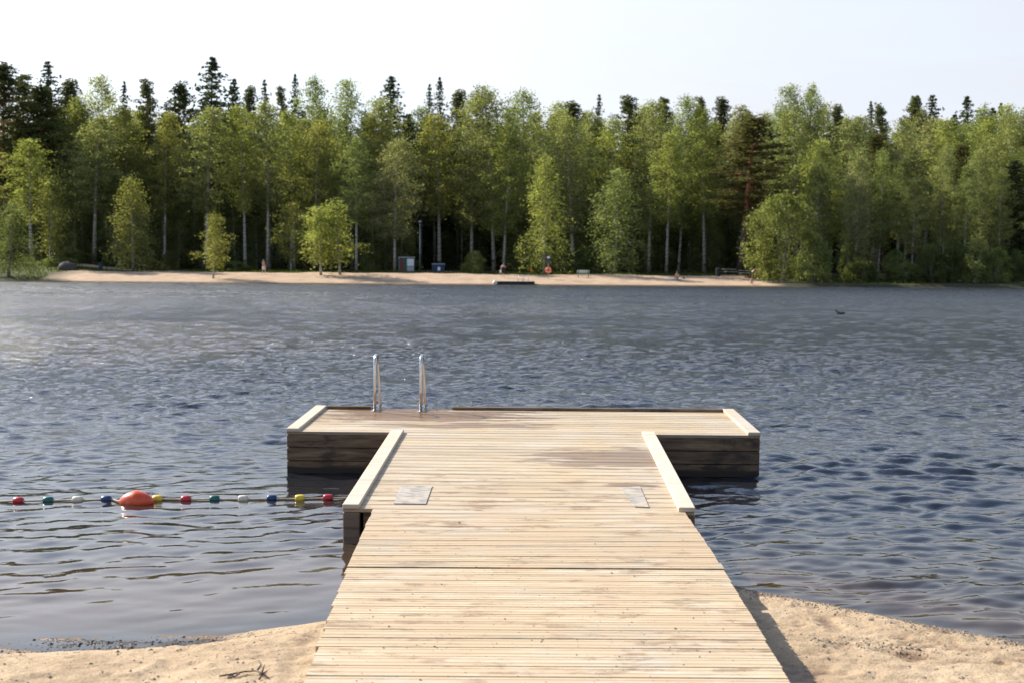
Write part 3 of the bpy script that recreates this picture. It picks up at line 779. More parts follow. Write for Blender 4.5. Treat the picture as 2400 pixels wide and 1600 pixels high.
M_rope = simple("rope_fibre", (0.50, 0.40, 0.26), 0.85, 0, 0.2, 60)
tag(MB().tube(rp2, 0.0085, 8).build("float_rope", M_rope, smooth=True), "pale tan rope stringing the coloured floats together across the water", "rope")

# ------------------------------------------------------------------ bits on the sand
def tz(x, y): return float(near_z(np.array([x]), np.array([y]))[0])
M_twig = simple("dead_wood", (0.12, 0.085, 0.06), 0.9, 0, 0.3, 20)
def twig(name, pts_px, rad, label, grow=0.02):
    t = MB()
    for poly in pts_px:
        P = []
        for u, v, dz in poly:
            p = at(u, v, 0.20)
            for _ in range(4): p = at(u, v, tz(p.x, p.y) + dz)
            P.append((p.x, p.y, p.z))
        t.tube(P, [rad * (1 - 0.55 * k / (len(P) - 1)) for k in range(len(P))], 6)
    o = t.build(name, M_twig, smooth=True); tag(o, label, "twig"); return o
twig("dry_twig", [[(514, 1583, .01), (545, 1578, .015), (575, 1572, .012), (602, 1571, .02), (622, 1583, .01)], [(602, 1571, .02), (612, 1557, .035), (606, 1545, .05)],
                  [(612, 1582, .02), (616, 1568, .04), (620, 1556, .05)], [(560, 1576, .012), (552, 1583, .01), (537, 1585, .008)], [(608, 1590, .01), (615, 1578, .02), (628, 1569, .03)],
                  [(602, 1571, .02), (618, 1577, .015), (630, 1588, .008)]], 0.0055, "dry forked twig lying on the sand left of the gangway")
def rock_chunk(r, n=1, squash=0.6):
    v = np.array([[1, 0, 0], [-1, 0, 0], [0, 1, 0], [0, -1, 0], [0, 0, 1], [0, 0, -1]], float)
    f = np.array([[0, 2, 4], [2, 1, 4], [1, 3, 4], [3, 0, 4], [2, 0, 5], [1, 2, 5], [3, 1, 5], [0, 3, 5]])
    v = v * rng.uniform(0.55, 1.25, (6, 1)) * r; v[:, 2] *= squash
    a = rng.uniform(0, 6.28); c, s = math.cos(a), math.sin(a)
    v[:, :2] = v[:, :2] @ np.array([[c, s], [-s, c]])
    return v, f
def scatter(name, pts, radf, mat, label, cat, zf):
    mb = MB()
    for x, y in pts:
        v, f = rock_chunk(radf()); z = zf(x, y)
        if z is None: continue
        mb.add(v + np.array([x, y, z]), (), f)
    o = mb.build(name, mat); tag(o, label, cat, kind='stuff'); return o
M_peb = simple("grey_pebble", (0.24, 0.185, 0.13), 0.85, 0, 0.45, 30)
M_silt = simple("black_debris", (0.022, 0.018, 0.015), 0.8, 0, 0.4, 40)
pp = []
for i in range(1700):
    x = rng.uniform(1.45, 3.2); e = float(edge(x)); y = e - abs(rng.normal(0.02, 0.17)) - 0.02
    pp.append((x, y))
for i in range(420): pp.append((rng.uniform(1.3, 3.0), rng.uniform(5.6, 7.9)))
for i in range(260): a_ = rng.normal(0, 0.13); pp.append((2.05 + a_ * 1.7, 7.15 - a_ * 0.5 + rng.normal(0, 0.06)))
for i in range(420): pp.append((rng.uniform(-3.0, -1.1), rng.uniform(5.6, 7.1)))
scatter("pebbles", pp, lambda: 0.0035 + rng.exponential(0.0036), M_peb, "small pebbles and grit strewn along the near sandy waterline", "pebbles", tz)
pp = []
for i in range(650):
    x = rng.normal(-2.15, 0.42); pp.append((x, 7.17 + 0.12 * (x + 2.15) + rng.normal(0, 0.075)))
scatter("black_silt_debris", pp, lambda: 0.003 + rng.exponential(0.0030), M_silt, "black bits of bark and silt washed into the shallow left bay", "debris", lambda x, y: max(tz(x, y), -0.004))
pp = []
Mg = Matrix.Translation(gang.location) @ Matrix.Rotation(GANG_YAW, 4, 'Z')
gpts = []
for i in range(650):
    yy = -rng.uniform(0, 1) ** 0.8 * 3.2 + rng.uniform(0, 1.7) * (i % 3 == 0); xx = rng.uniform(-1.04, 1.04)
    p = Mg @ Vector((xx, yy, 0.008 * max(0, -yy))); gpts.append((p.x, p.y, p.z + (GS * yy if yy > 0 else 0)))
mb = MB()
for x, y, z in gpts:
    v, f = rock_chunk(0.0022 + rng.exponential(0.0016)); mb.add(v + np.array([x, y, z + 0.001]), (), f)
tag(mb.build("sand_grit", M_peb), "dark grit and sand crumbs scattered over the gangway boards", "grit", kind='stuff')

# ------------------------------------------------------------------ trees
def leaf_quads(c, sx, sz, droop=0.0, seed=0):
    """c (N,3) centres -> verts, quads; quads random, tipped upright by droop"""
    r = np.random.default_rng(seed); n = len(c)
    a = r.normal(size=(n, 3)); a[:, 2] *= (1 - droop); a /= np.linalg.norm(a, axis=1, keepdims=True)
    up = r.normal(size=(n, 3)) * (1 - droop) + np.array([0, 0, -1.0]) * droop * 1.5
    up -= a * (up * a).sum(1, keepdims=True); up /= np.linalg.norm(up, axis=1, keepdims=True)
    b = np.cross(a, up)
    s1 = (sx * r.uniform(0.6, 1.3, n))[:, None]; s2 = (sz * r.uniform(0.6, 1.3, n))[:, None]
    v = np.stack([c - b * s1 * 0.5 - up * s2 * 0.1, c + up * s2 * -0.5 + b * s1 * 0.15, c + b * s1 * 0.5, c + up * s2 * 0.5 - b * s1 * 0.1], 1).reshape(-1, 3)
    return v, np.arange(4 * n).reshape(n, 4)
def proto(name, H, W, cb, kind, seed, dens=1.0):
    r = np.random.default_rng(seed)
    tr = MB(); L = []
    lean = r.normal(0, 0.012, 2); ph = r.uniform(0, 6.28)
    def tp(z): t = z / H; return np.array([lean[0] * z + 0.12 * math.sin(3 * t + ph) * t * H / 20, lean[1] * z + 0.1 * math.cos(4 * t + ph) * t * H / 20, z])
    R0 = {'birch': 0.0056, 'weep': 0.0075, 'spruce': 0.008, 'pine': 0.0085, 'small': 0.0085, 'bush': 0.009}[kind] * H
    stems = [(0, 0)]
    if kind == 'bush': stems = [(r.uniform(-0.25, 0.25), r.uniform(-0.25, 0.25)) for _ in range(5)]
    if kind == 'bush':
        for dx, dy in stems:
            tr.tube([(dx, dy, -0.3), (dx * W * 0.5, dy * W * 0.5, H * 0.4), (dx * W * 0.9, dy * W * 0.9, H * 0.8)], [R0, R0 * .6, R0 * .15], 6)
    else:
        zz = np.linspace(-0.4, H * 0.985, 9)
        tr.tube([tp(z) for z in zz], [R0 * (1.25 if z < 0 else 1) * max(0.06, (1 - max(z, 0) / H) ** 0.85) for z in zz], 8)
    if kind in ('birch', 'weep', 'small'):
        nl = int({'birch': 58, 'weep': 62, 'small': 34}[kind] * dens)
        for i in range(nl):
            t = (i + r.uniform(0, 1)) / nl; z = H * (cb + (0.97 - cb) * t); az = i * 2.4 + r.uniform(-.5, .5)
            if kind == 'weep': pr = (0.95 - 0.25 * t) * (1 - t ** 4) ** 0.6
            else: pr = (min(1, 0.45 + 2.2 * t) * (1 - max(0, (t - 0.30) / 0.70) ** 2.2) ** 0.75)
            if kind == 'small': pr = min(1, 0.45 + 2.2 * t) * (1 - t) ** 0.5 * 1.1
            ln = W / 2 * max(pr, 0.10) * (r.uniform(0.62, 1.12) if kind == 'birch' else r.uniform(0.38, 1.3))
            d = np.array([math.cos(az), math.sin(az), 0]); k = 7
            rise = ln * {'birch': 0.75, 'weep': 0.35, 'small': 0.5}[kind] * (0.6 + 0.8 * t)
            drop = ln * {'birch': 0.35, 'weep': 0.75, 'small': 0.25}[kind]
            s = np.linspace(0, 1, k)
            P = tp(z)[None] + d[None] * (ln * s)[:, None] + np.array([0, 0, 1.0])[None] * (rise * s - drop * s ** 3)[:, None]
            P[:, 2] = np.minimum(P[:, 2], H)
            tr.tube(P[::2], [R0 * 0.28 * (1 - 0.8 * q) * (1.2 - t) for q in s[::2]], 4, cap=False)
            m = int((34 + 60 * ln / (W / 2)) * {'birch': 1.8, 'weep': 1.5, 'small': 1.25}[kind] * dens)
            # leaves hang in tufts along the outer limb
            nt = 9
            for j in range(nt):
                q = 0.25 + 0.80 * j / nt + r.uniform(-0.05, 0.05); q = min(q, 1.0)
                b0 = np.array([np.interp(q, s, P[:, a]) for a in range(3)]) + r.normal(0, 0.22, 3) * (W / 6)
                mm = max(3, int(m / nt * 1.3)); hang = {'birch': 0.75, 'weep': 1.6, 'small': 0.8}[kind]
                off = r.normal(0, 1, (mm, 3)) * np.array([0.30, 0.30, 0.20]) * (W / 6)
                off[:, 2] -= np.abs(r.exponential(0.45 * hang, mm))
                L.append(b0 + off)
        c = np.concatenate(L); c = c[c[:, 2] < H * 1.0]
        lv, lq = leaf_quads(c, 0.12 if kind != 'small' else 0.11, 0.22 if kind != 'small' else 0.16, 0.55 if kind != 'small' else 0.2, seed)
        lm, bmk = M_birchleaf, M_bbark
    elif kind == 'spruce':
        nw = int(H * 2.3)
        for i in range(nw):
            t = (i + 0.5) / nw; z = H * (cb + (0.985 - cb) * t); ln0 = W / 2 * (min(1.0, (1 - t) * 2.9) ** 0.75) * (0.9 + 0.2 * math.sin(i * 2.1))
            nb_ = 7 if t < 0.8 else 5
            for j in range(nb_):
                az = j * 6.283 / nb_ + i * 0.9 + r.uniform(-.3, .3); ln = max(0.14, ln0 * r.uniform(0.5, 1.2)); zj = r.uniform(-0.3, 0.3) * min(1, 4 * (1 - t))
                d = np.array([math.cos(az), math.sin(az), 0.0]); side = np.array([-d[1], d[0], 0])
                k = max(3, int(ln / 0.26)); s = (np.arange(k) + 0.6) / k
                P = tp(z)[None] + d[None] * (ln * s)[:, None] + np.array([0, 0, 1.0])[None] * (zj - ln * 0.45 * s + ln * 0.25 * s ** 2.5)[:, None]
                for rep in range(3):
                    wob = side[None] * (r.normal(0, 0.16, k) * (1.15 - s) * ln * 0.7)[:, None] + r.normal(0, 0.05, (k, 3))
                    o_ = P + wob; o_[:, 2] -= r.uniform(0, 0.22, k); L.append(o_)
        c = np.concatenate(L); lv, lq = leaf_quads(c, 0.20, 0.36, 0.30, seed); lm, bmk = M_spruce, M_sbark
    elif kind == 'pine':
        nl = 58
        for i in range(nl):
            t = (i + r.uniform(0, 1)) / nl; z = H * (cb + (0.96 - cb) * t); az = i * 2.4 + r.uniform(-.6, .6)
            pr = min(1, 0.6 + 1.6 * t) * min(1.0, (1 - t) * 1.7 + 0.06)
            ln = W / 2 * max(0.16, pr) * r.uniform(0.5, 1.1); d = np.array([math.cos(az), math.sin(az), 0])
            tip = tp(z) + d * ln + np.array([0, 0, ln * r.uniform(0.05, 0.5)]); mid = (tp(z) + tip) / 2 + r.normal(0, 0.12, 3)
            tr.tube([tp(z), mid, tip], [R0 * 0.30, R0 * 0.2, R0 * 0.06], 4, cap=False)
            for q, sc_ in ((1.0, 0.85), (0.76, 0.8), (0.5, 0.6), (0.28, 0.45)):
                b0 = tp(z) * (1 - q) + tip * q + r.normal(0, 0.15, 3); m = int(52 * sc_ * dens)
                o_ = r.normal(0, 1, (m, 3)); o_ /= np.maximum(np.linalg.norm(o_, axis=1, keepdims=True), .3) / r.uniform(0.5, 1.05, (m, 1))
                L.append(b0 + o_ * np.array([0.95, 0.95, 0.60]) * (0.62 + 0.12 * W / 5) * sc_)
        c = np.concatenate(L); c = c[c[:, 2] < H]; lv, lq = leaf_quads(c, 0.16, 0.26, 0.0, seed); lm, bmk = M_pine, M_pbark
    else:
        ncl = 80 if H < 8 else 230
        for i in range(ncl):
            t = r.uniform(0.04, 1); az = r.uniform(0, 6.28); pr = math.sqrt(max(0.0, 1 - (max(t - 0.35, 0) / 0.65) ** 2)) * (0.75 + 0.25 * min(1, t / 0.3)) * (0.62 + 0.55 * float(vnoise(np.array([az * 1.1 + seed]), np.array([t * 3.0])))) * 1.15
            rad = W / 2 * pr * r.uniform(0.45, 1.0) ** 0.5
            b0 = np.array([math.cos(az) * rad, math.sin(az) * rad, H * t * 0.96]); m = int(75 * dens)
            L.append(b0 + r.normal(0, 1, (m, 3)) * np.array([0.075, 0.075, 0.055]) * np.array([W, W, H]) * (1 if H < 8 else 0.68))
        c = np.concatenate(L); c = c[c[:, 2] > 0.02]; lv, lq = leaf_quads(c, 0.17, 0.24, 0.25, seed); lm, bmk = M_birchleaf, M_bbark
    ext = np.percentile(np.hypot(c[:, 0], c[:, 1]), 95) * 2
    return dict(trunk=tr.mesh(name + "_trunk", bmk, True), crown=np_mesh(name + "_crown", lv, lq, [lm]), H=H, W=ext)
P_birch = [proto("birch", 24, 5.6, 0.26, 'birch', 100 + i) for i in range(4)] + [proto("slim_birch", 24, 4.4, 0.36, 'birch', 120 + i, 0.9) for i in range(2)]
P_weep = [proto("weeping_birch", 17, 5.2, 0.10, 'weep', 140 + i) for i in range(3)]
P_small = [proto("young_birch", 9, 3.6, 0.20, 'small', 160 + i) for i in range(3)]
P_spruce = [proto("spruce", 25, 5.6, 0.03, 'spruce', 180 + i) for i in range(3)]
P_pine = [proto("pine", 24, 5.2, 0.36, 'pine', 200 + i) for i in range(4)]
P_big = [proto("round_bush", 10, 8.4, 0.0, 'bush', 240, 1.0)]
P_bush = [proto("bush", 5, 4.4, 0.0, 'bush', 220 + i) for i in range(3)]
KINDS = {'bigbush': (P_big, 'round_bush', 'bush'), 'birch': (P_birch, 'birch_tree', 'birch'), 'weep': (P_weep, 'weeping_birch', 'birch'), 'small': (P_small, 'young_birch', 'birch'),
         'spruce': (P_spruce, 'spruce_tree', 'spruce'), 'pine': (P_pine, 'pine_tree', 'pine'), 'bush': (P_bush, 'leafy_bush', 'bush')}
tr_rng = random.Random(11)
def tree(kind, u, vtop, wpx, D, label, tint=(1, 1, 1), group=None, pi=None, vbase=None):
    ps, name, cat = KINDS[kind]; p = ps[(pi if pi is not None else tr_rng.randrange(99)) % len(ps)]
    d = ray(u, 640); x = d[0] * D; top = at_y(u, vtop, D).z
    g = float(far_z(np.array([x]), np.array([float(D)]))[0]); h = top - g
    w = wpx / F_PX * D
    o = empty(name, (x, D, g), tr_rng.uniform(0, 6.28)); o.rotation_euler = (tr_rng.gauss(0, .018), tr_rng.gauss(0, .018), o.rotation_euler.z); tag(o, label, cat, group)
    sz = h / p['H']; sxy = w / p['W']
    for part in ('trunk', 'crown'):
        c = link(part, p[part], o); c.color = (*tint, 1)
        c.scale = (sxy, sxy, sz)
    return o
YEL, GRN, GRY, DRK, BRN = (1.06, 1.0, 0.78), (0.90, 0.98, 0.92), (1.05, 1.0, 1.15), (0.65, 0.70, 0.66), (0.92, 0.84, 0.74)
LIME = (1.12, 1.14, 0.85)
T = [ # kind, x, top, width, distance, tint, label
 ('pine', 18, 138, 120, 184, DRK, "dark broad pine at the far left edge of the forest"),
 ('pine', 72, 165, 95, 190, DRK, "dark pine second from the left forest edge, behind a pale birch"),
 ('spruce', 142, 134, 66, 192, (1, 1, 1), "dark spruce spiking above the left group of pines"),
 ('pine', 112, 190, 80, 186, DRK, "dark pine crown between the left edge pine and the left spruce spike"),
 ('pine', 175, 178, 60, 195, (1, 1, 1), "shaggy pine top right beside the left spruce spike"),
 ('birch', 75, 318, 92, 172, LIME, "pale green birch standing low in front of the dark left pines"),
 ('weep', 20, 470, 110, 151, DRK, "dark drooping tree overhanging the bank at the left picture edge"),
 ('small', 117, 408, 64, 166, YEL, "thin yellowish birch with grey trunk on the grass bank at left"),
 ('birch', 195, 215, 90, 186, LIME, "light birch rising right of the left pine group"),
 ('birch', 254, 164, 92, 186, LIME, "tallest light birch with a wispy top left of the big spruce"),
 ('birch', 222, 262, 105, 178, (1, 1, 1), "broad pale birch with three white trunks at left"),
 ('weep', 312, 405, 92, 165, YEL, "bright yellow-green birch pair with two trunks behind the left beach end"),
 ('spruce', 299, 184, 34, 200, (1, 1, 1), "narrow spruce top between the tall wispy birch and the twin pines"),
 ('pine', 354, 176, 50, 192, (1, 1, 1), "left one of the twin pine tops left of the big spruce"),
 ('pine', 405, 178, 62, 190, DRK, "right one of the twin pine tops left of the big spruce"),
 ('birch', 385, 250, 72, 180, YEL, "slender yellow-green birch in front of the twin pines"),
 ('birch', 300, 240, 80, 184, YEL, "yellowish birch crown above the two-trunk birch pair"),
 ('birch', 485, 240, 104, 178, (1, 1, 1), "round-topped birch right under the big spruce"),
 ('spruce', 495, 125, 92, 196, (1, 1, 1), "biggest spruce, tallest tree of the skyline left of centre"),
 ('spruce', 545, 174, 54, 194, (1, 1, 1), "spruce hugging the right side of the biggest spruce"),
 ('pine', 573, 190, 42, 198, (1, 1, 1), "small pine top right of the two big spruces"),
 ('birch', 575, 236, 78, 177, LIME, "birch with a long white trunk right of the big spruces"),
 ('birch', 627, 228, 82, 178, (1, 1, 1), "birch with a bare white trunk behind the walker in white"),
 ('spruce', 637, 178, 34, 202, (1, 1, 1), "thin spruce tip left of the dark double tip"),
 ('spruce', 692, 165, 36, 202, (1, 1, 1), "dark spruce tip between the birches left of centre"),
 ('pine', 672, 192, 34, 204, (1, 1, 1), "small pine top leaning beside the dark spruce tip"),
 ('small', 500, 495, 62, 150.5, YEL, "small lone birch at the water's edge on the far beach"),
 ('small', 682, 468, 62, 166, YEL, "small yellow birch behind the beach, left of the two-trunk birch"),
 ('small', 752, 478, 76, 154.5, LIME, "left stem of the leaning two-trunk birch on the beach"),
 ('small', 797, 462, 84, 155.5, LIME, "right stem of the leaning two-trunk birch on the beach"),
 ('birch', 745, 166, 74, 190, GRN, "tall deep green birch left of the skyline's middle gap"),
 ('birch', 735, 270, 84, 178, YEL, "olive birch behind the two-trunk beach birch"),
 ('birch', 690, 250, 78, 182, LIME, "pale birch behind the small yellow birch"),
 ('birch', 826, 174, 92, 184, GRN, "tall bright birch left of the deep dark gap"),
 ('birch', 835, 315, 70, 172, GRN, "mid-height green birch under the tall bright birch"),
 ('spruce', 908, 168, 78, 194, (1, 1, 1), "double-topped spruce behind a round birch at centre left"),
 ('birch', 905, 218, 92, 186, (1, 1, 1), "round olive birch in front of the double-topped spruce"),
 ('birch', 925, 318, 92, 172, GRY, "grey-green birch over the green kiosk"),
 ('spruce', 1000, 190, 30, 198, (1, 1, 1), "thinner of the two needle-thin spruces near the centre"),
 ('spruce', 1032, 172, 36, 198, (1, 1, 1), "taller of the two needle-thin spruces near the centre"),
 ('pine', 1072, 203, 52, 194, (1, 1, 1), "pine top right of the two needle-thin spruces"),
 ('birch', 1030, 258, 92, 182, YEL, "yellow-olive birch below the two needle-thin spruces"),
 ('birch', 1105, 208, 100, 182, (1, 1, 1), "left half of the broad birch dome at the centre"),
 ('birch', 1158, 188, 110, 180, (1, 1, 1), "top of the broad birch dome at the centre"),
 ('birch', 1222, 203, 110, 184, GRN, "right darker half of the broad birch dome at the centre"),
 ('birch', 1180, 282, 90, 176, LIME, "lower pale birch in front of the broad central dome"),
 ('weep', 1275, 352, 92, 163, LIME, "weeping birch hanging over the red life-ring board"),
 ('birch', 1300, 245, 80, 184, (1, 1, 1), "birch top just right of the broad central dome"),
 ('pine', 1350, 228, 56, 192, (1, 1, 1), "pine top left of the lone thin spruce right of centre"),
 ('birch', 1345, 262, 110, 176, (1, 1, 1), "wide birch behind the white bench"),
 ('spruce', 1390, 213, 30, 200, (1, 1, 1), "lone thin spruce tip right of centre"),
 ('birch', 1420, 268, 92, 182, LIME, "pale birch under the lone thin spruce tip"),
 ('weep', 1440, 385, 108, 164, GRN, "low-hanging birch with thick grey trunk right of the bench"),
 ('pine', 1468, 215, 62, 190, GRN, "rounded pine crown right of the lone thin spruce"),
 ('birch', 1520, 228, 84, 178, (1, 1, 1), "birch with a bright white trunk left of the sunbather"),
 ('pine', 1533, 217, 48, 192, (1, 1, 1), "double pine top over the white-trunked birch"),
 ('birch', 1590, 214, 84, 180, GRN, "tall birch straight behind the sunbather"),
 ('birch', 1562, 300, 72, 172, LIME, "lower birch between two white trunks behind the sunbather"),
 ('birch', 1650, 238, 84, 178, LIME, "light birch with slim white trunk left of the big pine"),
 ('pine', 1648, 216, 34, 196, (1, 1, 1), "narrow pine tip over the slim-trunked birch"),
 ('pine', 1690, 220, 50, 194, DRK, "dark pine top left above the big rusty pine"),
 ('birch', 1748, 234, 78, 184, GRY, "thin grey-green birch top over the big rusty pine"),
 ('pine', 1738, 268, 150, 166, BRN, "big rusty-brown pine with dark trunk by the picnic tables"),
 ('birch', 1838, 186, 84, 188, GRN, "left peak of the tall green pair right of the rusty pine"),
 ('birch', 1885, 188, 66, 190, GRN, "right peak of the tall green pair right of the rusty pine"),
 ('birch', 1868, 252, 92, 178, (1, 1, 1), "pale birch behind the big round bush"),
 ('bigbush', 1835, 455, 165, 152.5, (0.82, 0.84, 0.72), "big round bright bush where the beach ends"),
 ('bush', 1905, 560, 90, 151, GRN, "dark low bush right of the big round bush"),
 ('pine', 1945, 236, 44, 196, (1, 1, 1), "pine top right of the tall green pair"),
 ('birch', 1930, 318, 92, 168, LIME, "birch with bright white trunk just right of the big bush"),
 ('birch', 1992, 262, 92, 180, (1, 1, 1), "wide birch in the middle of the right forest"),
 ('weep', 2006, 352, 82, 158, GRY, "pale grey-green birch hanging low over the right bank"),
 ('pine', 2050, 305, 92, 172, BRN, "brown pine in the middle of the right forest"),
 ('spruce', 2043, 230, 30, 204, (1, 1, 1), "tiny spruce tip alone in the right skyline"),
 ('pine', 2068, 236, 42, 198, GRN, "pine top right of the tiny lone spruce tip"),
 ('pine', 2122, 214, 46, 198, GRN, "leftmost of four dark tops in the right skyline"),
 ('spruce', 2152, 214, 44, 200, (1, 1, 1), "second of four dark tops in the right skyline"),
 ('spruce', 2193, 214, 58, 198, (1, 1, 1), "third and widest of four dark tops in the right skyline"),
 ('spruce', 2262, 216, 60, 198, (1, 1, 1), "cone-shaped spruce standing apart in the right skyline"),
 ('spruce', 2343, 234, 36, 202, (1, 1, 1), "thin spruce tip near the right picture edge"),
 ('spruce', 2400, 258, 36, 202, (1, 1, 1), "spruce tip cut by the right picture edge"),
 ('birch', 2100, 270, 92, 172, (1, 1, 1), "birch below the four dark tops, left one"),
 ('birch', 2165, 264, 92, 178, GRY, "silvery birch below the four dark tops, right one"),
 ('birch', 2222, 268, 92, 170, LIME, "bright lime birch with thin white trunk at right"),
 ('pine', 2252, 330, 46, 164, BRN, "tall bare orange pine trunk among the right birches"),
 ('birch', 2290, 262, 88, 176, LIME, "yellow-green birch left of the right edge trees"),
 ('birch', 2345, 258, 90, 172, (1, 1, 1), "birch second from the right picture edge"),
 ('birch', 2405, 280, 92, 170, GRN, "birch cut by the right picture edge"),
 ('spruce', 2385, 370, 92, 164, (1, 1, 1), "dark full spruce low at the right picture edge"),
]
for i, (k, u, v, w, D, tint, lab) in enumerate(T):
    if k == 'birch': pi = i % 6 if w > 78 else 4 + i % 2
    else: pi = i
    if k == 'pine' and w > 80: w *= 0.72
    tree(k, u, v, w * {'birch': 1.45, 'weep': 1.25, 'small': 1.4, 'spruce': 2.2, 'pine': 2.0, 'bush': 1.05, 'bigbush': 1.05}[k], D, lab, tint, pi=pi)
# trees that only fill the ranks between and behind those above
def skyline(u): return 262 + 14 * math.sin(u * 0.013) + 10 * math.sin(u * 0.031 + 1) - 25 * (u < 250)
q = 0
for u in np.arange(-110, 2520, 36):
    u_ = u + tr_rng.uniform(-12, 12); q += 1
    tree('spruce', u_, skyline(u_) + tr_rng.uniform(-8, 40), tr_rng.uniform(125, 160), tr_rng.uniform(203, 218), "dark spruce packed in the back rank, filling gaps between the birch crowns", (1, 1, 1), "dark spruces in the back rank of the forest")
for u in np.arange(-90, 2500, 47):
    u_ = u + tr_rng.uniform(-22, 22)
    tree('birch', u_, skyline(u_) + tr_rng.uniform(-32, 36), tr_rng.uniform(92, 122), tr_rng.uniform(186, 200), "slim birch in the middle rank, half hidden behind the front birches", tr_rng.choice([YEL, GRN, LIME, (1, 1, 1), GRY]), "half-hidden birches in the middle rank")
_us = list(np.arange(1900, 2480, 41)); ORD = ['last', 'second', 'third', 'fourth', 'fifth', 'sixth', 'seventh', 'eighth', 'ninth', 'tenth', 'eleventh', 'twelfth', 'thirteenth', 'fourteenth', 'fifteenth'][:len(_us)]
for kk, u in enumerate(_us):
    u_ = u + tr_rng.uniform(-14, 14)
    tree('birch', u_, tr_rng.uniform(330, 420), tr_rng.uniform(70, 95), tr_rng.uniform(156, 168), f"{ORD[len(ORD) - 1 - kk]} thin young birch from the right picture edge, crowding the right bank", tr_rng.choice([GRN, (1, 1, 1), DRK]), "thin young birches crowding the right bank")
for u in np.arange(-60, 1800, 74):
    u_ = u + tr_rng.uniform(-30, 30)
    tree('spruce', u_, tr_rng.uniform(430, 560), tr_rng.uniform(50, 85), tr_rng.uniform(184, 196), "young dark spruce in the shade under the birches", (1, 1, 1), "young spruces in the understorey")
SH = {395: 'under the twin pines', 560: 'between the lone waterside birch and the walker', 850: 'left of the green kiosk', 1100: 'right of the waste container', 1350: 'behind the pale bench'}
OR2 = ['first', 'second', 'third', 'fourth', 'fifth', 'sixth', 'seventh', 'eighth', 'ninth', 'tenth', 'eleventh', 'twelfth']
_l, _r = list(np.arange(-60, 260, 60)), list(np.arange(1930, 2470, 52))
for u in _l + [395, 560, 850, 1100, 1350] + _r:
    u0 = u; slab = 'low leafy shrub ' + (SH[u0] if u0 in SH else f'on the left grass bank, {OR2[_l.index(u0)]} from the left edge' if u0 in _l else f'on the right bank, {OR2[_r.index(u0)]} right of the big round bush')
    u_ = u + tr_rng.uniform(-18, 18); right = u > 1900
    D = tr_rng.uniform(151.5, 156) if right else tr_rng.uniform(163, 176)
    tree('bush', u_, tr_rng.uniform(585, 622) if not right else tr_rng.uniform(560, 625), tr_rng.uniform(40, 85), D, slab, tr_rng.choice([(0.6, 0.68, 0.6), (0.5, 0.55, 0.5), (0.8, 0.85, 0.75)]), "low shrubs along the forest edge")

_lb = []
for u in list(np.arange(-40, 960, 43)) + list(np.arange(1210, 1790, 44)):
    u_ = u + tr_rng.uniform(-16, 16)
    tree('weep', u_, tr_rng.uniform(385, 520), tr_rng.uniform(66, 100), tr_rng.uniform(178, 188), "mid-height drooping birch filling the space beneath the tall birch crowns", tr_rng.choice([(0.6, 0.68, 0.6), (0.75, 0.8, 0.7), (0.5, 0.56, 0.5), (0.85, 0.85, 0.7)]), "drooping young birches beneath the tall crowns")
# forest far behind that only closes the last gaps: one mass
c_all, q_all, off = [], [], 0
fv = MB()
mr_ = np.random.default_rng(77)
cs = []
for i in range(230):
    D = mr_.uniform(224, 262); x = mr_.uniform(-125, 125); g = float(far_z(np.array([x]), np.array([D]))[0]); h = mr_.uniform(15, 21)
    z = mr_.uniform(0, 1, 420); a = mr_.uniform(0, 6.28, 420); rr = (1 - z) ** 0.8 * 2.6 * mr_.uniform(0.2, 1, 420) ** 0.5 + 0.1
    cs.append(np.stack([x + rr * np.cos(a), D + rr * np.sin(a), g + z * h], 1))
lv, lq = leaf_quads(np.concatenate(cs), 1.2, 1.5, 0.2, 5)
fm_ = link("distant_forest", np_mesh("distant_forest", lv, lq, [M_spruce])); fm_.color = (1, 1, 1, 1)
tag(fm_, "dark mass of conifers far behind the shoreline trees", "forest", kind='stuff')

# grass on the far bank
gr = np.random.default_rng(5)
N = 26000
gx_ = gr.uniform(-72, 48, N); gy_ = gr.uniform(146.5, 180, N)
gm_ = grass_mask(gx_, gy_); keep = (gm_ > gr.uniform(0.25, 1, N)) & (sand_mask(gx_, gy_) < 0.3); gx_, gy_ = gx_[keep], gy_[keep]
gz_ = far_z(gx_, gy_); n_ = len(gx_); hh = gr.uniform(0.10, 0.32, n_); aa = gr.uniform(0, 3.14, n_); ww = gr.uniform(0.06, 0.16, n_)
dx, dy = np.cos(aa) * ww, np.sin(aa) * ww
gv = np.stack([np.stack([gx_ - dx, gy_ - dy, gz_ - 0.03], 1), np.stack([gx_ + dx, gy_ + dy, gz_ - 0.03], 1), np.stack([gx_ + gr.normal(0, .06, n_), gy_ + gr.normal(0, .06, n_), gz_ + hh], 1)], 1).reshape(-1, 3)
go = link("bank_grass", np_mesh("bank_grass", gv, np.arange(3 * n_).reshape(-1, 3), [M_grass])); go.color = (1, 1, 1, 1)
tag(go, "bright green grass tufts on the bank behind the far beach", "grass", kind='stuff')

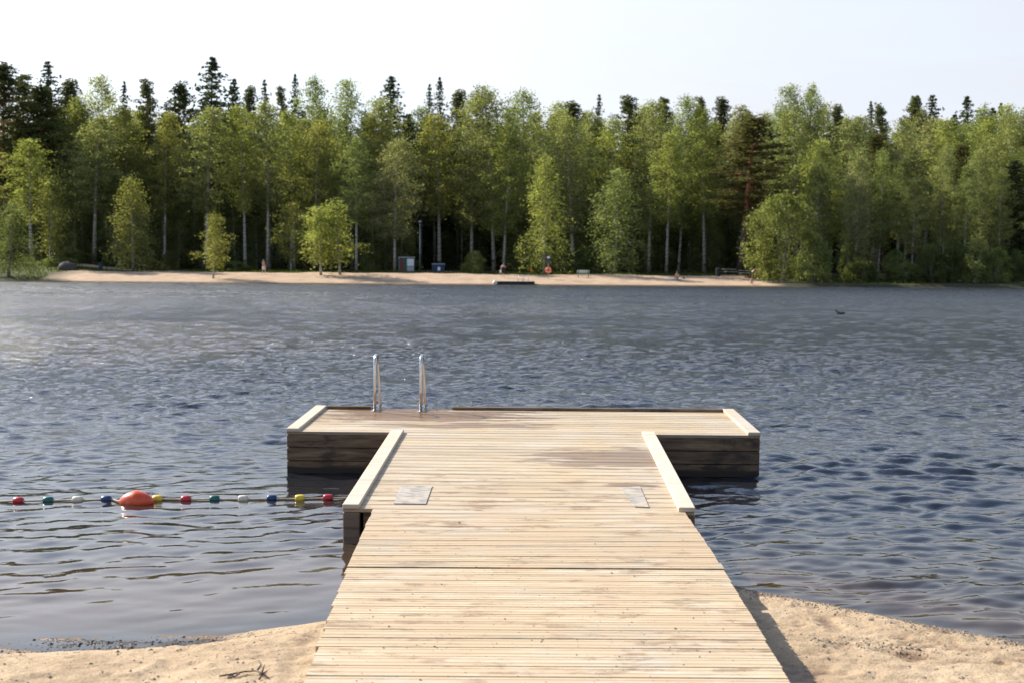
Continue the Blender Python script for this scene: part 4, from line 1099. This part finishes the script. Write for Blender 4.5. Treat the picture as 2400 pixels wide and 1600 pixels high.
# ------------------------------------------------------------------ far-shore furniture
def gz(x, y): return float(far_z(np.array([float(x)]), np.array([float(y)]))[0])
def ground_at(u, v, y0=151):
    """point on the far terrain under pixel (u, v)"""
    best = None
    for D in np.arange(146.5, 185, 0.25):
        p = at_y(u, v, D); g = gz(p.x, D)
        if p.z <= g: return Vector((p.x, D, g))
    return Vector((ray(u, v)[0] * y0, y0, gz(ray(u, v)[0] * y0, y0)))
M_green = simple("dark_green_paint", (0.02, 0.07, 0.055), 0.5)
M_dred = simple("dark_red_paint", (0.14, 0.012, 0.015), 0.5)
M_white = simple("white_board", (0.70, 0.72, 0.76), 0.6)
M_navy = simple("dark_blue_plastic", (0.008, 0.03, 0.07), 0.5)
M_lid = simple("blue_grey_lid", (0.10, 0.14, 0.18), 0.5)
M_galv = simple("galvanised_pole", (0.30, 0.33, 0.36), 0.45, 0.6)
M_pale = simple("pale_painted_wood", (0.52, 0.56, 0.46), 0.7)
M_black = simple("black_rubber", (0.015, 0.015, 0.02), 0.7)
M_ringred = simple("red_orange_board", (0.62, 0.10, 0.05), 0.6)
M_orange = simple("bright_orange", (0.85, 0.24, 0.02), 0.5)
M_bb = simple("dark_sign", (0.05, 0.05, 0.09), 0.5)
M_whitebuoy = float_mat('white_buoy_plastic', (0.75, 0.72, 0.58))

# kiosk
p = at_y(953, 637, 166); g = gz(p.x, 166); p.z = g
k = empty("beach_kiosk", p, 0.12); tag(k, "dark green kiosk with white poster panel behind the far beach", "kiosk")
MB().box((0, 0.6, 0.95), (1.95, 1.2, 1.9)).build("body", M_green, k)
MB().box((0, 0.6, 1.95), (2.1, 1.4, 0.10)).build("roof", M_galv, k)
MB().box((-0.62, -0.015, 0.98), (0.36, 0.03, 1.5)).build("door", M_dred, k)
MB().box((0.48, -0.02, 1.32), (0.86, 0.04, 0.88)).build("poster_panel", M_white, k)
MB().box((0.48, -0.02, 0.46), (0.86, 0.04, 0.74)).build("lower_panel", M_galv, k)
MB().box((-0.95, -0.03, 0.95), (0.1, 0.08, 1.9)).build("corner_post", M_lid, k)
# dumpster
p = at_y(1027, 637, 163); p.z = gz(p.x, 163)
k = empty("waste_container", p, -0.05); tag(k, "dark blue waste container with a small pale sign, right of the kiosk", "dumpster")
x0, x1, y0_, y1_, h = 0.78, 0.72, 0.0, 1.0, 1.02
MB().add([(-x1, 0.05, 0.12), (x1, 0.05, 0.12), (x1, 0.95, 0.12), (-x1, 0.95, 0.12), (-x0, 0, h), (x0, 0, h), (x0, 1, h), (-x0, 1, h)],
         [[0, 3, 2, 1], [4, 5, 6, 7], [0, 1, 5, 4], [1, 2, 6, 5], [2, 3, 7, 6], [3, 0, 4, 7]]).build("body", M_navy, k)
MB().lathe([(0.001, -0.80), (0.5, -0.80), (0.5, 0.80), (0.001, 0.80)], (0, 0.5, h + 0.005), 'X', 20, (1, 1, 1)).build("lid", M_lid, k, scale=(1, 1, 1)).scale = (1, 1.02, 1)
k.children[-1].data.transform(Matrix.Translation((0, 0, h)) @ Matrix.Diagonal((1, 1, 0.28, 1)) @ Matrix.Translation((0, 0, -h)))
MB().box((0.10, -0.045, 0.50), (0.32, 0.02, 0.42)).build("sign", M_white, k)
for sx_ in (-0.6, 0.6): MB().lathe([(0.09, -0.03), (0.09, 0.03)], (sx_, 0.2, 0.09), 'X', 12).build("wheel", M_black, k)
# lamp post
p = at_y(984, 634, 168); p.z = gz(p.x, 168)
k = empty("lamp_post", p); tag(k, "thin grey lamp post standing between kiosk and waste container", "lamp post")
MB().tube([(0, 0, -0.2), (0, 0, 3.0), (0, 0, 6.2)], [0.075, 0.065, 0.045], 10).build("pole", M_galv, k, smooth=True)
MB().lathe([(0.05, 0), (0.2, 0.12), (0.24, 0.2), (0.10, 0.36), (0.02, 0.42)], (0, 0, 6.2), 'Z', 14).build("lamp_head", M_galv, k)
# small far dock
pd = at(1205, 668, 0.12); D = 146.8
k = empty("small_dock", (ray(1207, 660)[0] * D, D, 0)); tag(k, "small low dock with two ladders lying at the far beach", "dock")
MB().box((0, 0, 0.16), (4.35, 1.6, 0.40)).build("hull", M_black, k)
for j in range(11): MB().box((-1.98 + 0.395 * j, 0, 0.385), (0.37, 1.64, 0.04)).build("deck_board", M_kerb, k)
for xx in (0.35, 0.80, 1.0, 1.45):
    MB().tube([(xx, -0.55, 0.40), (xx, -0.55, 0.95), (xx, -0.66, 1.10), (xx, -0.80, 1.10), (xx, -0.88, 0.95), (xx, -0.88, -0.3)], 0.035, 8).build("ladder_rail", M_steel, k, smooth=True)
bo = MB().lathe([(0.02, -0.27), (0.16, -0.22), (0.25, -0.08), (0.27, 0.04), (0.22, 0.18), (0.09, 0.27), (0.05, 0.34)], n=20).build("white_buoy", M_whitebuoy, smooth=True, loc=(ray(1160, 664)[0] * 145.3, 145.3, 0.18))
tag(bo, "round white buoy floating at the left end of the small far dock", "buoy")
# life ring board, orange post
p = ground_at(1285, 655); 
k = empty("life_ring_station", p); tag(k, "red round life-ring board on a post under the weeping birch", "life ring")
MB().tube([(0, 0, -0.2), (0, 0, 2.1)], 0.04, 8).build("post", M_galv, k)
MB().lathe([(0.36, -0.04), (0.38, 0.0), (0.36, 0.04)], (0, -0.07, 1.05), 'Y', 28).build("round_board", M_ringred, k)
a = np.linspace(0, 2 * math.pi, 29); MB().tube([(0.25 * math.cos(t), -0.15, 1.05 + 0.25 * math.sin(t)) for t in a], 0.05, 8, False).build("life_ring", M_orange, k, smooth=True)
for ang in (0.8, 2.35, 3.9, 5.5):
    MB().box((0.25 * math.cos(ang), -0.15, 1.05 + 0.25 * math.sin(ang)), (0.115, 0.115, 0.12)).build("ring_band", M_white, k)
MB().box((0, -0.05, 2.25), (0.36, 0.04, 0.95)).build("sign_board", M_bb, k)
MB().box((0, -0.08, 2.52), (0.30, 0.015, 0.22)).build("sign_label", M_white, k)
p = ground_at(1245, 643)
k = empty("orange_marker_post", p); tag(k, "short bright orange marker post left of the life-ring board", "post")
MB().tube([(0, 0, -0.1), (0, 0, 0.35)], 0.03, 8).build("stake", M_galv, k)
MB().lathe([(0.10, 0.3), (0.11, 0.32), (0.09, 0.72), (0.04, 0.80)], n=12).build("marker_head", M_orange, k)
# benches
def bench(u, v, w, label, mat=None, rz=0.0, back=True):
    p = ground_at(u, v); k = empty("park_bench", p, rz); tag(k, label, "bench"); mat = mat or M_pale
    for j in range(3): MB().box((0, -0.12 + 0.14 * j, 0.45), (w, 0.12, 0.04)).build("seat_slat", mat, k)
    if back:
        for j in range(2): MB().box((0, 0.27, 0.66 + 0.17 * j), (w, 0.035, 0.14)).build("back_slat", mat, k)
    for sx_ in (-w * 0.4, w * 0.4):
        MB().box((sx_, -0.15, 0.21), (0.06, 0.06, 0.42)).build("leg", M_black, k); MB().box((sx_, 0.24, 0.44), (0.06, 0.05, 0.88)).build("leg", M_black, k)
    return k
bench(1367, 652, 1.45, "pale bench standing on the sand in the middle of the far beach")
bench(1315, 641, 1.2, "low dark bench in the shade right of the life-ring board", M_black, 0.1)
def picnic(u, v, label, rz):
    p = ground_at(u, v); k = empty("picnic_table", p, rz); tag(k, label, "picnic table")
    for j in range(5): MB().box((0, -0.3 + 0.15 * j, 0.74), (1.7, 0.135, 0.04)).build("top_board", M_pale, k)
    for s in (-1, 1):
        for j in range(2): MB().box((0, s * (0.62 + 0.14 * j), 0.45), (1.7, 0.125, 0.04)).build("seat_board", M_pale, k)
        t = MB(); t.tube([(s * 0.6, -0.72, 0), (s * 0.6, -0.25, 0.72)], 0.04, 6); t.tube([(s * 0.6, 0.72, 0), (s * 0.6, 0.25, 0.72)], 0.04, 6); t.box((s * 0.6, 0, 0.40), (0.05, 1.5, 0.09)); t.build("trestle", M_black, k)
picnic(1708, 646, "pale picnic table by the dark litter bin", 0.3)
picnic(1748, 650, "pale picnic table beside the person bending over", -0.15)
def bin_(u, v, label, mat, h=0.95, r=0.26):
    p = ground_at(u, v); k = empty("litter_bin", p); tag(k, label, "litter bin")
    MB().lathe([(r * 0.9, 0), (r, 0.05), (r, h * 0.85)], n=16).build("body", mat, k)
    MB().lathe([(r * 1.06, h * 0.85), (r * 1.06, h * 0.92), (r * 0.5, h)], n=16).build("lid", M_black, k)
bin_(1683, 648, "dark upright litter bin left of the picnic tables", M_black, 1.0, 0.3)
bin_(236, 634, "small dark blue litter bin on the grass at left", M_navy)
# boulder on the left bank
v, f = rock_chunk(1.0)
def boulder(u, vv, s, label):
    p = ground_at(u, vv); r = np.random.default_rng(int(u)); mb = MB(); prof_ = []
    n1, n2 = 9, 14; vs = []
    for i in range(n1):
        for j in range(n2):
            a_, b_ = math.pi * i / (n1 - 1), 2 * math.pi * j / n2
            d = np.array([math.sin(a_) * math.cos(b_), math.sin(a_) * math.sin(b_), math.cos(a_)]); vs.append(d * np.array(s) * (1 + 0.22 * float(fbm(d[0] * 2 + u, d[1] * 2 + d[2] * 1.7, 3))))
    qd = [[i * n2 + j, i * n2 + (j + 1) % n2, (i + 1) * n2 + (j + 1) % n2, (i + 1) * n2 + j] for i in range(n1 - 1) for j in range(n2)]
    o = MB().add(vs, np.array(qd)[:, ::-1]).build("boulder", simple("dark_stone", (0.06, 0.05, 0.045), 0.9), loc=p, smooth=True); tag(o, label, "boulder")
boulder(158, 633, (1.2, 0.9, 0.95), "dark boulder on the grassy bank at the far left")

# duck
k = empty("duck", at(1970, 737, 0.0)); tag(k, "small dark duck swimming far out on the right", "duck")
sp = []
def ellipsoid(mb, c, s, n1=8, n2=12, M=None):
    vs = []
    for i in range(n1 + 1):
        for j in range(n2):
            a_, b_ = math.pi * i / n1, 2 * math.pi * j / n2
            vs.append((math.sin(a_) * math.cos(b_) * s[0] + c[0], math.sin(a_) * math.sin(b_) * s[1] + c[1], math.cos(a_) * s[2] + c[2]))
    qd = [[(i + 1) * n2 + j, (i + 1) * n2 + (j + 1) % n2, i * n2 + (j + 1) % n2, i * n2 + j] for i in range(n1) for j in range(n2)]
    return mb.add(vs, qd)

# ------------------------------------------------------------------ figures (skin modifier bodies)
def skin_mesh(name, verts, edges, radii, mat, sub=2, root=0):
    me = bpy.data.meshes.new(name); me.from_pydata(verts, edges, []); o = bpy.data.objects.new(name, me); col.objects.link(o)
    o.modifiers.new("skin", 'SKIN').use_smooth_shade = True
    for i, sv in enumerate(me.skin_vertices[0].data):
        rr = radii[i]; sv.radius = rr if isinstance(rr, tuple) else (rr, rr); sv.use_root = (i == root)
    s = o.modifiers.new("sub", 'SUBSURF'); s.levels = sub; s.render_levels = sub
    dg = bpy.context.evaluated_depsgraph_get(); out = bpy.data.meshes.new_from_object(o.evaluated_get(dg))
    out.name = name; bpy.data.objects.remove(o); bpy.data.meshes.remove(me)
    out.materials.clear(); out.materials.append(mat); out.polygons.foreach_set('use_smooth', np.ones(len(out.polygons), dtype=bool)); return out
M_skin = simple("skin", (0.52, 0.30, 0.21), 0.55, 0, 0.05, 12)
dm = skin_mesh("duck_body", [(0, 0, 0.03), (0.10, 0, 0.05), (0.17, 0, 0.13), (0.21, 0, 0.20), (0.26, 0, 0.195), (-0.12, 0, 0.05), (-0.22, 0, 0.10)],
               [(0, 1), (1, 2), (2, 3), (3, 4), (0, 5), (5, 6)], [(0.10, 0.085), 0.075, 0.035, 0.042, 0.012, (0.08, 0.06), 0.015], simple("duck_feathers", (0.05, 0.04, 0.035), 0.7))
link("body", dm, k, rot=(0, 0, 2.9))

def person(u, v, D, rz, label, J, cloth, hair=(0.10, 0.06, 0.03), extra=None, scale=1.0, shorts=None):
    """J: joint dict for the pose; cloth: (material, joints covered, radius growth)"""
    if D is None: p = ground_at(u, v)
    else: p = Vector((ray(u, v)[0] * D, D, gz(ray(u, v)[0] * D, D)))
    k = empty("person", p, rz); k.scale = (scale,) * 3; tag(k, label, "person")
    names = list(J); idx = {n: i for i, n in enumerate(names)}
    rad = {'pelvis': (0.15, 0.11), 'waist': (0.125, 0.095), 'chest': (0.165, 0.115), 'neck': 0.055, 'head': 0.085, 'crown': 0.075,
           'shL': 0.06, 'elL': 0.042, 'wrL': 0.03, 'haL': 0.035, 'shR': 0.06, 'elR': 0.042, 'wrR': 0.03, 'haR': 0.035,
           'hiL': 0.085, 'knL': 0.055, 'anL': 0.038, 'toL': 0.03, 'hiR': 0.085, 'knR': 0.055, 'anR': 0.038, 'toR': 0.03}
    E = [('pelvis', 'waist'), ('waist', 'chest'), ('chest', 'neck'), ('neck', 'head'), ('head', 'crown'), ('chest', 'shL'), ('shL', 'elL'), ('elL', 'wrL'), ('wrL', 'haL'),
         ('chest', 'shR'), ('shR', 'elR'), ('elR', 'wrR'), ('wrR', 'haR'), ('pelvis', 'hiL'), ('hiL', 'knL'), ('knL', 'anL'), ('anL', 'toL'), ('pelvis', 'hiR'), ('hiR', 'knR'), ('knR', 'anR'), ('anR', 'toR')]
    link("body", skin_mesh("person_body", [J[n] for n in names], [(idx[a], idx[b]) for a, b in E], [rad[n] for n in names], M_skin), k)
    for cname, mat, js, grow in cloth:
        ee = [(a, b) for a, b in E if a in js and b in js]; id2 = {n: i for i, n in enumerate(js)}
        rr = [tuple(q + grow for q in (rad[n] if isinstance(rad[n], tuple) else (rad[n],) * 2)) for n in js]
        link(cname, skin_mesh(cname, [J[n] for n in js], [(id2[a], id2[b]) for a, b in ee], rr, mat), k)
    h = Vector(J['head']); c = Vector(J['crown']); mb = ellipsoid(MB(), (h + (c - h) * 0.55 + Vector((0, 0.025, 0.015))), (0.095, 0.105, 0.115))
    mb.build("hair", simple("hair", hair, 0.6), k, smooth=True)
    if extra: extra(k)
    return k
def stand(step=0.12, arms=0.15):
    return {'pelvis': (0, 0, 0.93), 'waist': (0, 0.01, 1.10), 'chest': (0, 0, 1.30), 'neck': (0, 0, 1.48), 'head': (0, -0.02, 1.58), 'crown': (0, -0.01, 1.66),
            'shL': (0.19, 0, 1.40), 'elL': (0.19 + arms, 0.02, 1.14), 'wrL': (0.18 + arms, -0.06, 0.92), 'haL': (0.18 + arms, -0.08, 0.83),
            'shR': (-0.19, 0, 1.40), 'elR': (-0.19 - arms, 0.02, 1.14), 'wrR': (-0.18 - arms, -0.06, 0.92), 'haR': (-0.18 - arms, -0.08, 0.83),
            'hiL': (0.09, 0, 0.86), 'knL': (0.11, -step, 0.48), 'anL': (0.12, -step * 0.7, 0.08), 'toL': (0.13, -step * 0.7 - 0.16, 0.03),
            'hiR': (-0.09, 0, 0.86), 'knR': (-0.11, step * 0.4, 0.48), 'anR': (-0.12, step, 0.08), 'toR': (-0.13, step - 0.14, 0.03)}
C_black = simple("black_cloth", (0.012, 0.011, 0.016), 0.85); C_white = simple("white_cloth", (0.68, 0.66, 0.66), 0.85); C_grey = simple("grey_cloth", (0.15, 0.16, 0.19), 0.85)
C_red = simple("red_cloth", (0.38, 0.03, 0.03), 0.85); C_pink = simple("pink_cloth", (0.50, 0.26, 0.22), 0.85); C_blue = simple("blue_cloth", (0.05, 0.06, 0.22), 0.85); C_brown = simple("brown_cloth", (0.13, 0.06, 0.04), 0.85)
J = stand(0.03, 0.08); J['head'] = (0.08, -0.05, 1.57); J['crown'] = (0.09, -0.05, 1.65); J['wrR'] = (-0.30, -0.10, 0.93); J['haR'] = (-0.34, -0.12, 0.85)
J['elL'] = (0.30, -0.05, 1.18); J['wrL'] = (0.22, -0.18, 1.32); J['haL'] = (0.18, -0.2, 1.38)
def bag(k):
    MB().box((-0.36, -0.10, 0.72), (0.16, 0.10, 0.30)).build("beach_bag", C_white, k)
    MB().lathe([(0.02, -0.01), (0.115, 0.0), (0.10, 0.08), (0.02, 0.12)], (0.09, -0.05, 1.64), n=14).build("cap", C_brown, k)
person(1179, 652, None, 0.4, "person in a short black dress and light cap standing by the small far dock",
       J, [("dress", C_black, ['pelvis', 'waist', 'chest', 'hiL', 'knL', 'hiR', 'knR'], 0.05), ("scarf", C_white, ['chest', 'shR'], 0.05)], extra=bag)
J = stand(0.16, 0.05); J['wrL'] = (0.28, -0.18, 1.05); J['haL'] = (0.30, -0.24, 1.0)
person(618, 643, None, 1.2, "person in pink and white clothes walking along the top of the left beach",
       J, [("shirt", C_pink, ['waist', 'chest', 'shL', 'elL', 'shR', 'elR'], 0.02), ("trousers", C_white, ['pelvis', 'hiL', 'knL', 'hiR', 'knR'], 0.022)], hair=(0.14, 0.07, 0.04), scale=0.97)
J = {'pelvis': (0, 0, 0.16), 'waist': (0, 0.03, 0.32), 'chest': (0, 0.0, 0.52), 'neck': (0, -0.06, 0.68), 'head': (0, -0.09, 0.78), 'crown': (0, -0.09, 0.86),
     'shL': (0.19, -0.01, 0.60), 'elL': (0.26, -0.16, 0.42), 'wrL': (0.14, -0.36, 0.44), 'haL': (0.08, -0.42, 0.44), 'shR': (-0.19, -0.01, 0.60), 'elR': (-0.28, 0.12, 0.36), 'wrR': (-0.28, 0.26, 0.12), 'haR': (-0.28, 0.30, 0.04),
     'hiL': (0.10, -0.03, 0.14), 'knL': (0.14, -0.42, 0.44), 'anL': (0.12, -0.66, 0.08), 'toL': (0.12, -0.82, 0.04), 'hiR': (-0.10, -0.03, 0.14), 'knR': (-0.18, -0.42, 0.32), 'anR': (-0.10, -0.70, 0.08), 'toR': (-0.10, -0.86, 0.04)}
ps_ = person(1587, 656, None, -0.5, "bare-shouldered person sitting on a towel in the middle of the right beach", J,
       [("swimwear", C_brown, ['pelvis', 'waist', 'chest'], 0.012)], hair=(0.20, 0.10, 0.05))
tw = MB().box((0, 0, 0.02), (1.9, 0.8, 0.03)).build("beach_towel", simple("pale_towel", (0.42, 0.50, 0.50), 0.9), loc=(ps_.location.x - 0.5, ps_.location.y - 0.25, gz(ps_.location.x - 0.5, ps_.location.y - 0.25) + 0.03), rot=(0.085, 0, 0.05))
tag(tw, "pale beach towel spread under the sitting person", "towel")
bb = ellipsoid(MB(), (0, 0, 0.13), (0.17, 0.12, 0.13)).build("small_bag", C_brown, loc=ground_at(1602, 654), smooth=True); tag(bb, "small brown bag on the sand right of the sitting person", "bag")
J = stand(0.10, 0.02); J.update({'waist': (0, -0.10, 1.06), 'chest': (0, -0.30, 1.18), 'neck': (0, -0.45, 1.26), 'head': (0, -0.55, 1.28), 'crown': (0, -0.63, 1.30), 'shL': (0.18, -0.34, 1.22), 'shR': (-0.18, -0.34, 1.22),
          'elL': (0.22, -0.42, 0.95), 'elR': (-0.22, -0.42, 0.95), 'wrL': (0.18, -0.56, 0.74), 'wrR': (-0.18, -0.56, 0.74), 'haL': (0.15, -0.60, 0.66), 'haR': (-0.15, -0.60, 0.66)})
person(1763, 657, None, 1.9, "person in a grey top and shorts bending forward at the right end of the beach", J,
       [("shirt", C_grey, ['waist', 'chest', 'shL', 'shR'], 0.03), ("shorts", C_black, ['pelvis', 'hiL', 'hiR'], 0.025)])
J = {'pelvis': (0, 0, 0.30), 'waist': (0, -0.04, 0.44), 'chest': (0, -0.12, 0.62), 'neck': (0, -0.18, 0.76), 'head': (0, -0.21, 0.85), 'crown': (0, -0.22, 0.92), 'shL': (0.17, -0.12, 0.70), 'elL': (0.26, -0.28, 0.52), 'wrL': (0.16, -0.46, 0.50), 'haL': (0.12, -0.52, 0.5),
     'shR': (-0.17, -0.12, 0.70), 'elR': (-0.26, -0.28, 0.52), 'wrR': (-0.16, -0.46, 0.50), 'haR': (-0.12, -0.52, 0.5), 'hiL': (0.1, -0.02, 0.28), 'knL': (0.16, -0.38, 0.46), 'anL': (0.13, -0.22, 0.09), 'toL': (0.14, -0.38, 0.04), 'hiR': (-0.1, -0.02, 0.28), 'knR': (-0.16, -0.38, 0.46), 'anR': (-0.13, -0.22, 0.09), 'toR': (-0.14, -0.38, 0.04)}
person(1781, 655, None, -1.2, "person in red and white crouching beside the bending one", J, [("shirt", C_red, ['waist', 'chest', 'shL', 'elL', 'shR', 'elR'], 0.03), ("shorts", C_white, ['pelvis', 'hiL', 'knL', 'hiR', 'knR'], 0.02)], scale=1.1)
person(1760, 668, None, 0.3, "small child in blue crouching at the water's edge at the beach's right end", J, [("swimsuit", C_blue, ['pelvis', 'waist', 'chest', 'shL', 'shR', 'hiL', 'hiR'], 0.03)], scale=0.72, hair=(0.35, 0.25, 0.15))
